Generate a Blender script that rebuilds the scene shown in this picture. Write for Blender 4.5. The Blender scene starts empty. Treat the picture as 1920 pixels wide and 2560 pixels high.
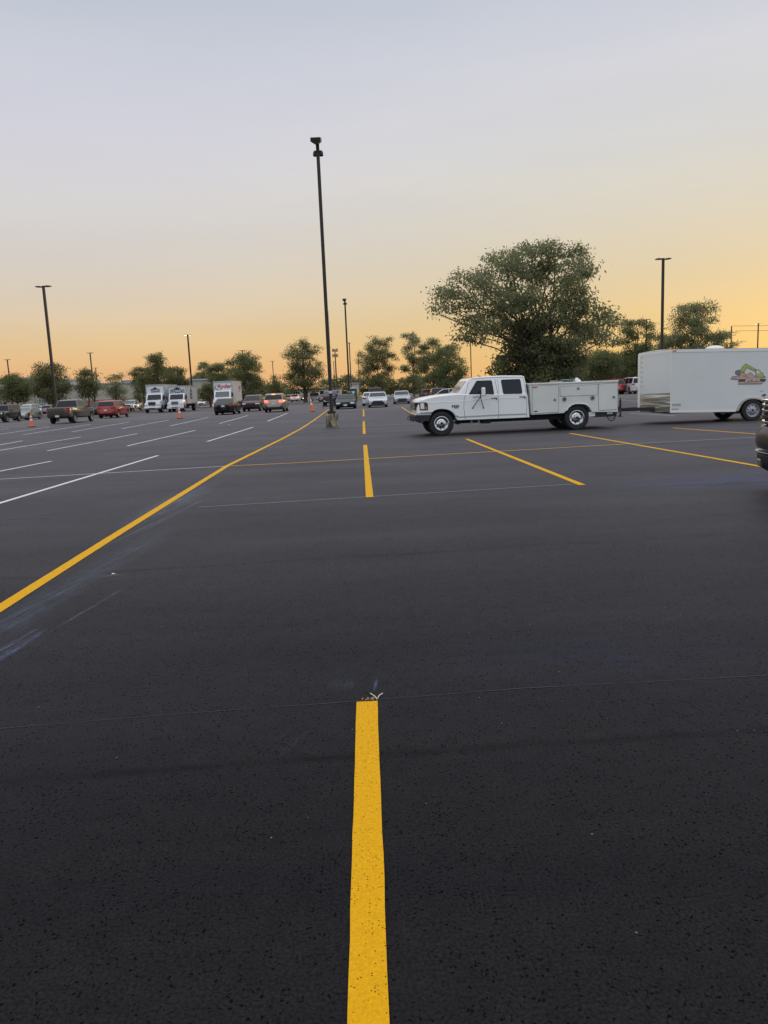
import bpy, bmesh, math, random
import numpy as np
from mathutils import Vector, Matrix, Euler
R = math.radians
random.seed(7)
SC = bpy.context.scene
COL = SC.collection

# ------------------------------------------------------------------ camera
CAM_H = 1.5
F = 1900.0                      # focal length in photo pixels (1920 x 2560)
PITCH = math.atan(302.3 / F)
ROLL = math.atan(0.043)
fwd = Vector((0, math.cos(PITCH), -math.sin(PITCH)))
r0 = Vector((1, 0, 0)); u0 = Vector((0, math.sin(PITCH), math.cos(PITCH)))
right = r0 * math.cos(ROLL) - u0 * math.sin(ROLL)
up = u0 * math.cos(ROLL) + r0 * math.sin(ROLL)
cd = bpy.data.cameras.new('camera'); cam = bpy.data.objects.new('camera', cd); COL.objects.link(cam)
cd.sensor_width = 36; cd.lens = 36 * F / 2560; cd.clip_start = 0.05; cd.clip_end = 6000
m = Matrix((right, up, -fwd)).transposed().to_4x4(); m.translation = Vector((0, 0, CAM_H))
cam.matrix_world = m
SC.camera = cam

# ------------------------------------------------------------------ world, sun, exposure
W = bpy.data.worlds.new('World'); SC.world = W; W.use_nodes = True
nt = W.node_tree; nt.nodes.clear()
def N(t, ty, **k):
    n = t.nodes.new(ty)
    for a, b in k.items(): setattr(n, a, b)
    return n
def ramp(t, stops, fac, interp='LINEAR'):
    n = N(t, 'ShaderNodeValToRGB'); cr = n.color_ramp; cr.interpolation = interp
    while len(cr.elements) > 1: cr.elements.remove(cr.elements[-1])
    for i, (p, c) in enumerate(stops):
        e = cr.elements[0] if i == 0 else cr.elements.new(p)
        e.position = p; e.color = (*c, 1) if len(c) == 3 else c
    t.links.new(fac, n.inputs[0]); return n
def lin(r, g, b):
    f = lambda v: (v / 255 / 12.92) if v / 255 <= .04045 else ((v / 255 + .055) / 1.055) ** 2.4
    return (f(r), f(g), f(b))
tc = N(nt, 'ShaderNodeTexCoord'); sep = N(nt, 'ShaderNodeSeparateXYZ'); nt.links.new(tc.outputs['Generated'], sep.inputs[0])
mr = N(nt, 'ShaderNodeMapRange'); nt.links.new(sep.outputs[2], mr.inputs[0]); mr.inputs[1].default_value = 0; mr.inputs[2].default_value = .5
def E(d): return math.sin(R(d)) * 2
LEFT = [(0, lin(232, 172, 124)), (E(2.2), lin(230, 182, 130)), (E(4), lin(224, 193, 146)), (E(6.5), lin(219, 201, 177)), (E(9.5), lin(215, 206, 196)), (E(13), lin(212, 209, 209)), (E(17.5), lin(210, 209, 219)), (E(22), lin(198, 202, 214)), (E(27), lin(182, 191, 204)), (1, lin(176, 186, 200))]
RIGHT = [(0, lin(233, 188, 118)), (E(2.2), lin(229, 193, 124)), (E(5), lin(224, 198, 146)), (E(8), lin(219, 203, 170)), (E(11), lin(215, 207, 188)), (E(16), lin(213, 213, 210)), (E(21), lin(208, 209, 217)), (E(26), lin(192, 199, 212)), (1, lin(180, 190, 205))]
rl = ramp(nt, LEFT, mr.outputs[0]); rr = ramp(nt, RIGHT, mr.outputs[0])
az = N(nt, 'ShaderNodeMapRange', interpolation_type='SMOOTHSTEP'); nt.links.new(sep.outputs[0], az.inputs[0]); az.inputs[1].default_value = -.42; az.inputs[2].default_value = .5
mx = N(nt, 'ShaderNodeMix', data_type='RGBA'); nt.links.new(az.outputs[0], mx.inputs[0]); nt.links.new(rl.outputs[0], mx.inputs[6]); nt.links.new(rr.outputs[0], mx.inputs[7])
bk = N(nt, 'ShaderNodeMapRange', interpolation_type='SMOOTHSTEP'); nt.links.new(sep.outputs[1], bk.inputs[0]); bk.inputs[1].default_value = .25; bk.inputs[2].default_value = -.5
mb = N(nt, 'ShaderNodeMix', data_type='RGBA'); nt.links.new(bk.outputs[0], mb.inputs[0]); nt.links.new(mx.outputs[2], mb.inputs[6]); mb.inputs[7].default_value = (.70, .76, .86, 1)  # unseen sky behind the camera, brighter than real dusk to light the truck sides
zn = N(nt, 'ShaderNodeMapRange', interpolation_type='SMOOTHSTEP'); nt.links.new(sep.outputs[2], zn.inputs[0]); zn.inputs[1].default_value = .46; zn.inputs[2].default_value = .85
mz = N(nt, 'ShaderNodeMix', data_type='RGBA'); nt.links.new(zn.outputs[0], mz.inputs[0]); nt.links.new(mb.outputs[2], mz.inputs[6]); mz.inputs[7].default_value = (1.18, 1.2, 1.26, 1)  # unseen zenith, brightened to light the painted lines and white bodies
sn = N(nt, 'ShaderNodeTexNoise'); smp = N(nt, 'ShaderNodeMapping'); smp.inputs['Scale'].default_value = (1.2, 1.2, 7); nt.links.new(tc.outputs['Generated'], smp.inputs[0]); nt.links.new(smp.outputs[0], sn.inputs[0]); sn.inputs['Scale'].default_value = 1.6; sn.inputs['Detail'].default_value = 5
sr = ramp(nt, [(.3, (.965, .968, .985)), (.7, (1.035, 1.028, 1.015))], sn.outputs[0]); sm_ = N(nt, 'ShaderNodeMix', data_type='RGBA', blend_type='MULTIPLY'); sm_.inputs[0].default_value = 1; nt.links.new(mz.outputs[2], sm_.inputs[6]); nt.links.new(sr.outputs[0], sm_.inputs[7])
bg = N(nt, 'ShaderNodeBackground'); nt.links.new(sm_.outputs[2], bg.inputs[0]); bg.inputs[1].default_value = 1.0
sky = N(nt, 'ShaderNodeTexSky', sky_type='NISHITA'); sky.sun_disc = False; sky.sun_elevation = R(3); sky.sun_rotation = R(32)
bg2 = N(nt, 'ShaderNodeBackground'); nt.links.new(sky.outputs[0], bg2.inputs[0]); bg2.inputs[1].default_value = 0.006
ad = N(nt, 'ShaderNodeAddShader'); out = N(nt, 'ShaderNodeOutputWorld')
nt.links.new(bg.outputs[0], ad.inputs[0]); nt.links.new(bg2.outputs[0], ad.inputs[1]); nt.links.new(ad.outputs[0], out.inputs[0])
sd = bpy.data.lights.new('sun', 'SUN'); so = bpy.data.objects.new('sun', sd); COL.objects.link(so)
sd.energy = 0.35; sd.angle = R(12); sd.color = (1, .78, .5)
_a, _e = R(32), R(3)            # azimuth east of +Y, elevation
so.rotation_euler = Vector((math.sin(_a) * math.cos(_e), math.cos(_a) * math.cos(_e), math.sin(_e))).to_track_quat('Z', 'Y').to_euler()
SC.view_settings.view_transform = 'Standard'; SC.view_settings.look = 'None'; SC.view_settings.exposure = 0; SC.view_settings.gamma = 1

# ------------------------------------------------------------------ picture <-> place
def ray(px, py):
    return (right * ((px - 960) / F) + up * ((1280 - py) / F) + fwd)
def gp(px, py, z=0.0):
    d = ray(px, py); t = (z - CAM_H) / d.z
    return Vector((d.x * t, d.y * t, z))
def yh(px): return 977.4 - 0.043 * (px - 960)
def at_d(px, d, z=0.0):        # ground point at distance d seen in column px near the horizon
    v = ray(px, yh(px)); v.z = 0; v = v / v.y * d
    return Vector((v.x, v.y, z))
def top_z(px, py, d):
    v = ray(px, py); return CAM_H + v.z / v.y * d

# ------------------------------------------------------------------ materials
MATS = {}
def mat(name, base, rough=.5, metal=0., spec=.5, emit=None, estr=0., coat=0., var=0., vscale=4., bump=0., bscale=60., alpha=1., trans=0.):
    if name in MATS: return MATS[name]
    mt = bpy.data.materials.new(name); mt.use_nodes = True; MATS[name] = mt
    t = mt.node_tree; b = t.nodes['Principled BSDF']
    b.inputs['Base Color'].default_value = (*base, 1); b.inputs['Roughness'].default_value = rough
    b.inputs['Metallic'].default_value = metal; b.inputs['Specular IOR Level'].default_value = spec
    b.inputs['Coat Weight'].default_value = coat; b.inputs['Coat Roughness'].default_value = .08
    b.inputs['Transmission Weight'].default_value = trans
    if emit: b.inputs['Emission Color'].default_value = (*emit, 1); b.inputs['Emission Strength'].default_value = estr
    tcn = N(t, 'ShaderNodeTexCoord')
    if var:
        n = N(t, 'ShaderNodeTexNoise'); n.inputs['Scale'].default_value = vscale; n.inputs['Detail'].default_value = 6; n.inputs['Roughness'].default_value = .65
        t.links.new(tcn.outputs['Object'], n.inputs[0])
        lo = tuple(c * (1 - var) for c in base); hi = tuple(min(1, c * (1 + var)) for c in base)
        rp = ramp(t, [(.3, lo), (.7, hi)], n.outputs[0]); t.links.new(rp.outputs[0], b.inputs['Base Color'])
        r2 = N(t, 'ShaderNodeMapRange'); t.links.new(n.outputs[0], r2.inputs[0]); r2.inputs[3].default_value = max(0, rough - .1); r2.inputs[4].default_value = min(1, rough + .12)
        t.links.new(r2.outputs[0], b.inputs['Roughness'])
    if bump:
        n = N(t, 'ShaderNodeTexNoise'); n.inputs['Scale'].default_value = bscale; n.inputs['Detail'].default_value = 4
        t.links.new(tcn.outputs['Object'], n.inputs[0]); bp = N(t, 'ShaderNodeBump'); bp.inputs['Strength'].default_value = bump; bp.inputs['Distance'].default_value = .02
        t.links.new(n.outputs[0], bp.inputs['Height']); t.links.new(bp.outputs[0], b.inputs['Normal'])
    return mt
def paint(name, c, metal=.0, rough=.35): return mat('paint_' + name, c, rough, metal, coat=.6, var=.05, vscale=1.5)
GLASS = mat('dark_glass', (.010, .012, .016), .06, spec=.38, var=.1, vscale=.8)
GLASSC = mat('clear_glass', (.05, .07, .075), .05, spec=.8, coat=.25)
TIRE = mat('tyre_rubber', (.017, .017, .018), .75, var=.25, vscale=9, bump=.3)
CHROME = mat('chrome', (.62, .62, .63), .14, 1.0)
STEEL = mat('wheel_steel', (.42, .43, .45), .35, .8)
DARKM = mat('dark_metal', (.022, .022, .024), .55, var=.3, vscale=6)
BLACK = mat('black_plastic', (.018, .018, .02), .5, var=.2)
VOID = mat('undercarriage_black', (.01, .01, .01), .9)
RED = mat('red_lens', (.35, .012, .015), .15, coat=.5)
REDLIT = mat('red_lens_lit', (.5, .02, .02), .2, emit=(1, .09, .05), estr=4)
AMBER = mat('amber_lens', (.6, .16, .02), .2, coat=.4)
LENS = mat('clear_lens', (.78, .8, .82), .1, coat=.8)
LENSLIT = mat('headlight_lit', (.8, .8, .7), .2, emit=(1, .93, .75), estr=3)
LAMPLIT = mat('lamp_lit', (.8, .8, .7), .2, emit=(1, .95, .72), estr=5)
PLATE = mat('plate_white', (.6, .62, .62), .4)
CONC = mat('concrete_worn', (.25, .22, .165), .9, var=.5, vscale=3.2, bump=.9, bscale=12)
_t = CONC.node_tree; _n = N(_t, 'ShaderNodeTexNoise'); _m = N(_t, 'ShaderNodeMapping'); _c = N(_t, 'ShaderNodeTexCoord'); _m.inputs['Scale'].default_value = (9, 9, 2.2); _t.links.new(_c.outputs['Object'], _m.inputs[0]); _t.links.new(_m.outputs[0], _n.inputs[0]); _n.inputs['Scale'].default_value = 1; _n.inputs['Detail'].default_value = 4
_r = ramp(_t, [(.4, (.22, .16, .11)), (.52, (1, 1, 1)), (.75, (1.5, 1.45, 1.3))], _n.outputs[0]); _x = N(_t, 'ShaderNodeMix', data_type='RGBA', blend_type='MULTIPLY'); _x.inputs[0].default_value = 1; _p = _t.nodes['Principled BSDF'].inputs['Base Color']; _t.links.new(_p.links[0].from_socket, _x.inputs[6]); _t.links.new(_r.outputs[0], _x.inputs[7]); _t.links.new(_x.outputs[2], _p)
KERB = mat('kerb_concrete', (.30, .28, .24), .9, var=.2, vscale=1)
BARK = mat('bark', (.075, .058, .045), .95, var=.35, vscale=5, bump=.5, bscale=20)
POLE = mat('pole_bronze', (.035, .027, .024), .5, .3, var=.2, vscale=2)

def leafmat(name, dark, light, tr=.5):
    mt = bpy.data.materials.new(name); mt.use_nodes = True; t = mt.node_tree; t.nodes.clear()
    g = N(t, 'ShaderNodeNewGeometry'); tcn = N(t, 'ShaderNodeTexCoord')
    n = N(t, 'ShaderNodeTexNoise'); n.inputs['Scale'].default_value = .45; n.inputs['Detail'].default_value = 3; t.links.new(tcn.outputs['Object'], n.inputs[0])
    ma = N(t, 'ShaderNodeMath', operation='ADD'); mm = N(t, 'ShaderNodeMath', operation='MULTIPLY'); mm.inputs[1].default_value = .55
    t.links.new(g.outputs['Random Per Island'], mm.inputs[0]); t.links.new(mm.outputs[0], ma.inputs[0])
    m2 = N(t, 'ShaderNodeMapRange'); t.links.new(n.outputs[0], m2.inputs[0]); m2.inputs[1].default_value = .3; m2.inputs[2].default_value = .7; m2.inputs[4].default_value = .5
    t.links.new(m2.outputs[0], ma.inputs[1])
    rp = ramp(t, [(0, dark), (1, light)], ma.outputs[0])
    d = N(t, 'ShaderNodeBsdfDiffuse'); tl = N(t, 'ShaderNodeBsdfTranslucent'); mi = N(t, 'ShaderNodeMixShader'); mi.inputs[0].default_value = tr
    t.links.new(rp.outputs[0], d.inputs[0]); t.links.new(rp.outputs[0], tl.inputs[0]); t.links.new(d.outputs[0], mi.inputs[1]); t.links.new(tl.outputs[0], mi.inputs[2])
    o = N(t, 'ShaderNodeOutputMaterial'); t.links.new(mi.outputs[0], o.inputs[0]); return mt
LEAF_A = leafmat('leaf_olive', (.11, .118, .055), (.275, .28, .135))
LEAF_B = leafmat('leaf_grey_green', (.15, .165, .09), (.34, .35, .19), .55)
LEAF_C = leafmat('leaf_dark', (.10, .12, .055), (.26, .28, .13), .45)
GRASS = leafmat('grass_blades', (.03, .05, .015), (.1, .14, .04), .3)

def asphalt_mat(name, c0, c1, rough, spec, old=False):
    mt = bpy.data.materials.new(name); mt.use_nodes = True; t = mt.node_tree; b = t.nodes['Principled BSDF']
    tcn = N(t, 'ShaderNodeTexCoord')
    def noise(s, d=5, r=.6, vec=None, dist=0):
        n = N(t, 'ShaderNodeTexNoise'); n.inputs['Scale'].default_value = s; n.inputs['Detail'].default_value = d; n.inputs['Roughness'].default_value = r; n.inputs['Distortion'].default_value = dist
        t.links.new(vec or tcn.outputs['Object'], n.inputs[0]); return n
    def MP(loc=(0, 0, 0), rot=(0, 0, 0), sc=(1, 1, 1), ty='POINT'):
        mp = N(t, 'ShaderNodeMapping', vector_type=ty); t.links.new(tcn.outputs['Object'], mp.inputs[0])
        mp.inputs['Location'].default_value = loc; mp.inputs['Rotation'].default_value = rot; mp.inputs['Scale'].default_value = sc; return mp
    def M(op, a, b_, clamp=False):
        n = N(t, 'ShaderNodeMath', operation=op); n.use_clamp = clamp
        for i, v in enumerate((a, b_)):
            if isinstance(v, (int, float)): n.inputs[i].default_value = v
            else: t.links.new(v, n.inputs[i])
        return n.outputs[0]
    def mixc(f, a, b_):
        n = N(t, 'ShaderNodeMix', data_type='RGBA')
        if isinstance(f, (int, float)): n.inputs[0].default_value = f
        else: t.links.new(f, n.inputs[0])
        for i, v in ((6, a), (7, b_)):
            if isinstance(v, tuple): n.inputs[i].default_value = (*v, 1)
            else: t.links.new(v, n.inputs[i])
        return n.outputs[2]
    big = noise(.5, 5, .6, MP(rot=(0, 0, R(1.5)), sc=(.10, 1, 1)).outputs[0])
    fine = noise(95, 3, .7)
    mid = noise(9, 5, .7)
    col = ramp(t, [(.3, c0), (.7, c1)], big.outputs[0]).outputs[0]
    fr = ramp(t, [(.32, (.45, .45, .46)), (.5, (1, 1, 1)), (.72, (1.5, 1.48, 1.45))], fine.outputs[0]).outputs[0]
    mu = N(t, 'ShaderNodeMix', data_type='RGBA', blend_type='MULTIPLY'); mu.inputs[0].default_value = 1; t.links.new(col, mu.inputs[6]); t.links.new(fr, mu.inputs[7]); col = mu.outputs[2]
    mr_ = ramp(t, [(.3, (.86, .86, .87)), (.7, (1.14, 1.13, 1.12))], mid.outputs[0]).outputs[0]
    mu = N(t, 'ShaderNodeMix', data_type='RGBA', blend_type='MULTIPLY'); mu.inputs[0].default_value = 1; t.links.new(col, mu.inputs[6]); t.links.new(mr_, mu.inputs[7]); col = mu.outputs[2]
    # open pits between the stones
    vo = N(t, 'ShaderNodeTexVoronoi'); vo.inputs['Scale'].default_value = 78
    wn = noise(60, 2, .6); wv = N(t, 'ShaderNodeMix', data_type='RGBA', blend_type='LINEAR_LIGHT'); wv.inputs[0].default_value = .012; t.links.new(tcn.outputs['Object'], wv.inputs[6]); t.links.new(wn.outputs['Color'], wv.inputs[7]); t.links.new(wv.outputs[2], vo.inputs[0])
    sx = N(t, 'ShaderNodeSeparateColor'); t.links.new(vo.outputs['Color'], sx.inputs[0])
    clump = noise(3.2, 3, .6)
    thr = M('ADD', M('MULTIPLY', clump.outputs[0], -.95), 1.27)
    pit = M('MULTIPLY', M('LESS_THAN', vo.outputs['Distance'], .34), M('GREATER_THAN', sx.outputs[0], thr))
    if not old: col = mixc(M('MULTIPLY', pit, .9), col, (.003, .003, .0035))
    # rare pale stone chips
    vo2 = N(t, 'ShaderNodeTexVoronoi'); vo2.inputs['Scale'].default_value = 17; t.links.new(tcn.outputs['Object'], vo2.inputs[0])
    sx2 = N(t, 'ShaderNodeSeparateColor'); t.links.new(vo2.outputs['Color'], sx2.inputs[0])
    chip = M('MULTIPLY', M('LESS_THAN', vo2.outputs['Distance'], .07), M('GREATER_THAN', sx2.outputs[1], .95))
    col = mixc(M('MULTIPLY', chip, .8), col, (.2, .2, .19))
    if not old:
        # roller joints across the lot
        def seam(p, q, wd, amt):
            nonlocal col
            d = q - p; a = math.atan2(d.y, d.x)
            mp = MP(loc=(p.x, p.y, 0), rot=(0, 0, a), ty='TEXTURE')
            sp = N(t, 'ShaderNodeSeparateXYZ'); t.links.new(mp.outputs[0], sp.inputs[0])
            wob = noise(1.1, 4, .6)
            y = M('ABSOLUTE', M('ADD', sp.outputs[1], M('MULTIPLY', M('SUBTRACT', wob.outputs[0], .5), wd * 1.6)), 0)
            f = M('SUBTRACT', 1, M('DIVIDE', y, wd), True)
            br = noise(2.3, 5, .7); f = M('MULTIPLY', f, M('MULTIPLY', M('SUBTRACT', br.outputs[0], .32, True), amt * 2.6, True), True)
            col = mixc(f, col, (.006, .006, .007))
        seam(gp(0, 1447), gp(1920, 1328), .10, 1.3)
        seam(gp(400, 1925), gp(1920, 1822), .05, .9)
        # chalk dust smears left from snapping the lines
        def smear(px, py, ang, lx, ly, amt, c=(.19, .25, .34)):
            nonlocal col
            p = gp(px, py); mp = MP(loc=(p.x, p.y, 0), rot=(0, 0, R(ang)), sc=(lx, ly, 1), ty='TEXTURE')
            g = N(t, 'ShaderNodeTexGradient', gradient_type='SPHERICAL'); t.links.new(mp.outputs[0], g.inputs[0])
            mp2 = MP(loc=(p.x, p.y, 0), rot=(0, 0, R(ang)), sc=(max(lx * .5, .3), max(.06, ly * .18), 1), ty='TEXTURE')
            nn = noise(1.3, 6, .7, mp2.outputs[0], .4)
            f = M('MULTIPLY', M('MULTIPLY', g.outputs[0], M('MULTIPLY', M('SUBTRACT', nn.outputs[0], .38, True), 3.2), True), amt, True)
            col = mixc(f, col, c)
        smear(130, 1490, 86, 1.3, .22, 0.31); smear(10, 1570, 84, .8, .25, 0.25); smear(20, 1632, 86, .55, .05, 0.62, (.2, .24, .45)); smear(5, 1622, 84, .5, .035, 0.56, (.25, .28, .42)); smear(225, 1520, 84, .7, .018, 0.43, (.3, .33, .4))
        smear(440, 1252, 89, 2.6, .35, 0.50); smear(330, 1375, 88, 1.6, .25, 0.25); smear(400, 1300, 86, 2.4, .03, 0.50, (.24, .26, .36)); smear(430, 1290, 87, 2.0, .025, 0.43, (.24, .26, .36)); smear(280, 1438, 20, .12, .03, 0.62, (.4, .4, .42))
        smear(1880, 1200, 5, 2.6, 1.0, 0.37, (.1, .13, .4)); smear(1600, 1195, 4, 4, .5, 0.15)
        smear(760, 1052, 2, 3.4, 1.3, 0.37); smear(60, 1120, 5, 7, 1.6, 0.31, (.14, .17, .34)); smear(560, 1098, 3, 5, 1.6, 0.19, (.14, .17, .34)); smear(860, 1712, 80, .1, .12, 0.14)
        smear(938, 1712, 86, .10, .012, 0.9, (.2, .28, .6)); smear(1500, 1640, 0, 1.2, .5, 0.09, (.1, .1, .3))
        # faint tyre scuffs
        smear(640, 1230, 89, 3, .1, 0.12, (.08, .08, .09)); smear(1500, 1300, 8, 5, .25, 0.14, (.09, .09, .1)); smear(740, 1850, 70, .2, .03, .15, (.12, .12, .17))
    t.links.new(col, b.inputs['Base Color'])
    rg = N(t, 'ShaderNodeMapRange'); t.links.new(mid.outputs[0], rg.inputs[0]); rg.inputs[3].default_value = rough - .07; rg.inputs[4].default_value = rough + .09
    t.links.new(rg.outputs[0], b.inputs['Roughness']); b.inputs['Specular IOR Level'].default_value = 0
    bp = N(t, 'ShaderNodeBump'); bp.inputs['Strength'].default_value = .55; bp.inputs['Distance'].default_value = .004
    hh = M('SUBTRACT', fine.outputs[0], M('MULTIPLY', pit, 1.2)); t.links.new(hh, bp.inputs['Height']); t.links.new(bp.outputs[0], b.inputs['Normal'])
    # binder film: almost no gloss seen from above, a soft sheen at grazing angles
    gl = N(t, 'ShaderNodeBsdfGlossy'); t.links.new(rg.outputs[0], gl.inputs['Roughness']); gl.inputs[0].default_value = (.95, .91, .97, 1)
    lw = N(t, 'ShaderNodeLayerWeight'); lw.inputs[0].default_value = .5
    pw = M('POWER', lw.outputs['Facing'], 5.0); mot = noise(.6, 4, .6, MP(sc=(.35, 1, 1)).outputs[0])
    f = M('MULTIPLY', M('MULTIPLY', pw, spec), M('MULTIPLY', M('ADD', M('MULTIPLY', mot.outputs[0], .7), .65), M('SUBTRACT', 1, M('MULTIPLY', pit, .8)))); f = M('ADD', f, .002)
    ms = N(t, 'ShaderNodeMixShader'); t.links.new(f, ms.inputs[0]); t.links.new(b.outputs[0], ms.inputs[1]); t.links.new(gl.outputs[0], ms.inputs[2])
    t.links.new(ms.outputs[0], [n for n in t.nodes if n.type == 'OUTPUT_MATERIAL'][0].inputs[0])
    return mt
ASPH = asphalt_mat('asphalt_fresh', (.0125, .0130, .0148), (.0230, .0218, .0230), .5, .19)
ASPH_OLD = asphalt_mat('asphalt_old', (.055, .049, .044), (.078, .069, .062), .6, .16, old=True)

def line_mat(name, c, worn):
    mt = bpy.data.materials.new(name); mt.use_nodes = True; t = mt.node_tree; b = t.nodes['Principled BSDF']
    tcn = N(t, 'ShaderNodeTexCoord')
    vo = N(t, 'ShaderNodeTexVoronoi'); vo.inputs['Scale'].default_value = 110; t.links.new(tcn.outputs['Object'], vo.inputs[0])
    n = N(t, 'ShaderNodeTexNoise'); n.inputs['Scale'].default_value = 7; n.inputs['Detail'].default_value = 4; t.links.new(tcn.outputs['Object'], n.inputs[0])
    n2 = N(t, 'ShaderNodeTexNoise'); n2.inputs['Scale'].default_value = 130; n2.inputs['Detail'].default_value = 3; n2.inputs['Roughness'].default_value = .7; t.links.new(tcn.outputs['Object'], n2.inputs[0])
    sx = N(t, 'ShaderNodeSeparateColor'); t.links.new(vo.outputs['Color'], sx.inputs[0])
    a = N(t, 'ShaderNodeMath', operation='MULTIPLY'); t.links.new(n.outputs[0], a.inputs[0]); a.inputs[1].default_value = -1.1
    a2 = N(t, 'ShaderNodeMath', operation='ADD'); t.links.new(a.outputs[0], a2.inputs[0]); a2.inputs[1].default_value = 1.27
    g = N(t, 'ShaderNodeMath', operation='GREATER_THAN'); t.links.new(sx.outputs[0], g.inputs[0]); t.links.new(a2.outputs[0], g.inputs[1])
    l = N(t, 'ShaderNodeMath', operation='LESS_THAN'); t.links.new(vo.outputs['Distance'], l.inputs[0]); l.inputs[1].default_value = .26
    p = N(t, 'ShaderNodeMath', operation='MULTIPLY'); t.links.new(g.outputs[0], p.inputs[0]); t.links.new(l.outputs[0], p.inputs[1])
    p2 = N(t, 'ShaderNodeMath', operation='MULTIPLY'); t.links.new(p.outputs[0], p2.inputs[0]); p2.inputs[1].default_value = worn
    rp = ramp(t, [(.3, tuple(x * .78 for x in c)), (.7, tuple(min(1, x * 1.12) for x in c))], n2.outputs[0])
    mi = N(t, 'ShaderNodeMix', data_type='RGBA'); t.links.new(p2.outputs[0], mi.inputs[0]); t.links.new(rp.outputs[0], mi.inputs[6]); mi.inputs[7].default_value = (*(x * .12 for x in c), 1)
    t.links.new(mi.outputs[2], b.inputs['Base Color']); b.inputs['Roughness'].default_value = .6; b.inputs['Specular IOR Level'].default_value = .06
    bp = N(t, 'ShaderNodeBump'); bp.inputs['Strength'].default_value = .4; bp.inputs['Distance'].default_value = .003; t.links.new(n2.outputs[0], bp.inputs['Height']); t.links.new(bp.outputs[0], b.inputs['Normal'])
    return mt
YEL = line_mat('yellow_paint', (.78, .40, .009), 1.1)
WHT = line_mat('white_paint', (.72, .72, .74), .5)
PALE = line_mat('pale_chalk', (.46, .46, .49), .5)
FAINT = line_mat('faint_chalk', (.065, .073, .09), .9)
WORN = line_mat('worn_white_paint', (.3, .28, .26), .9)

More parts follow.
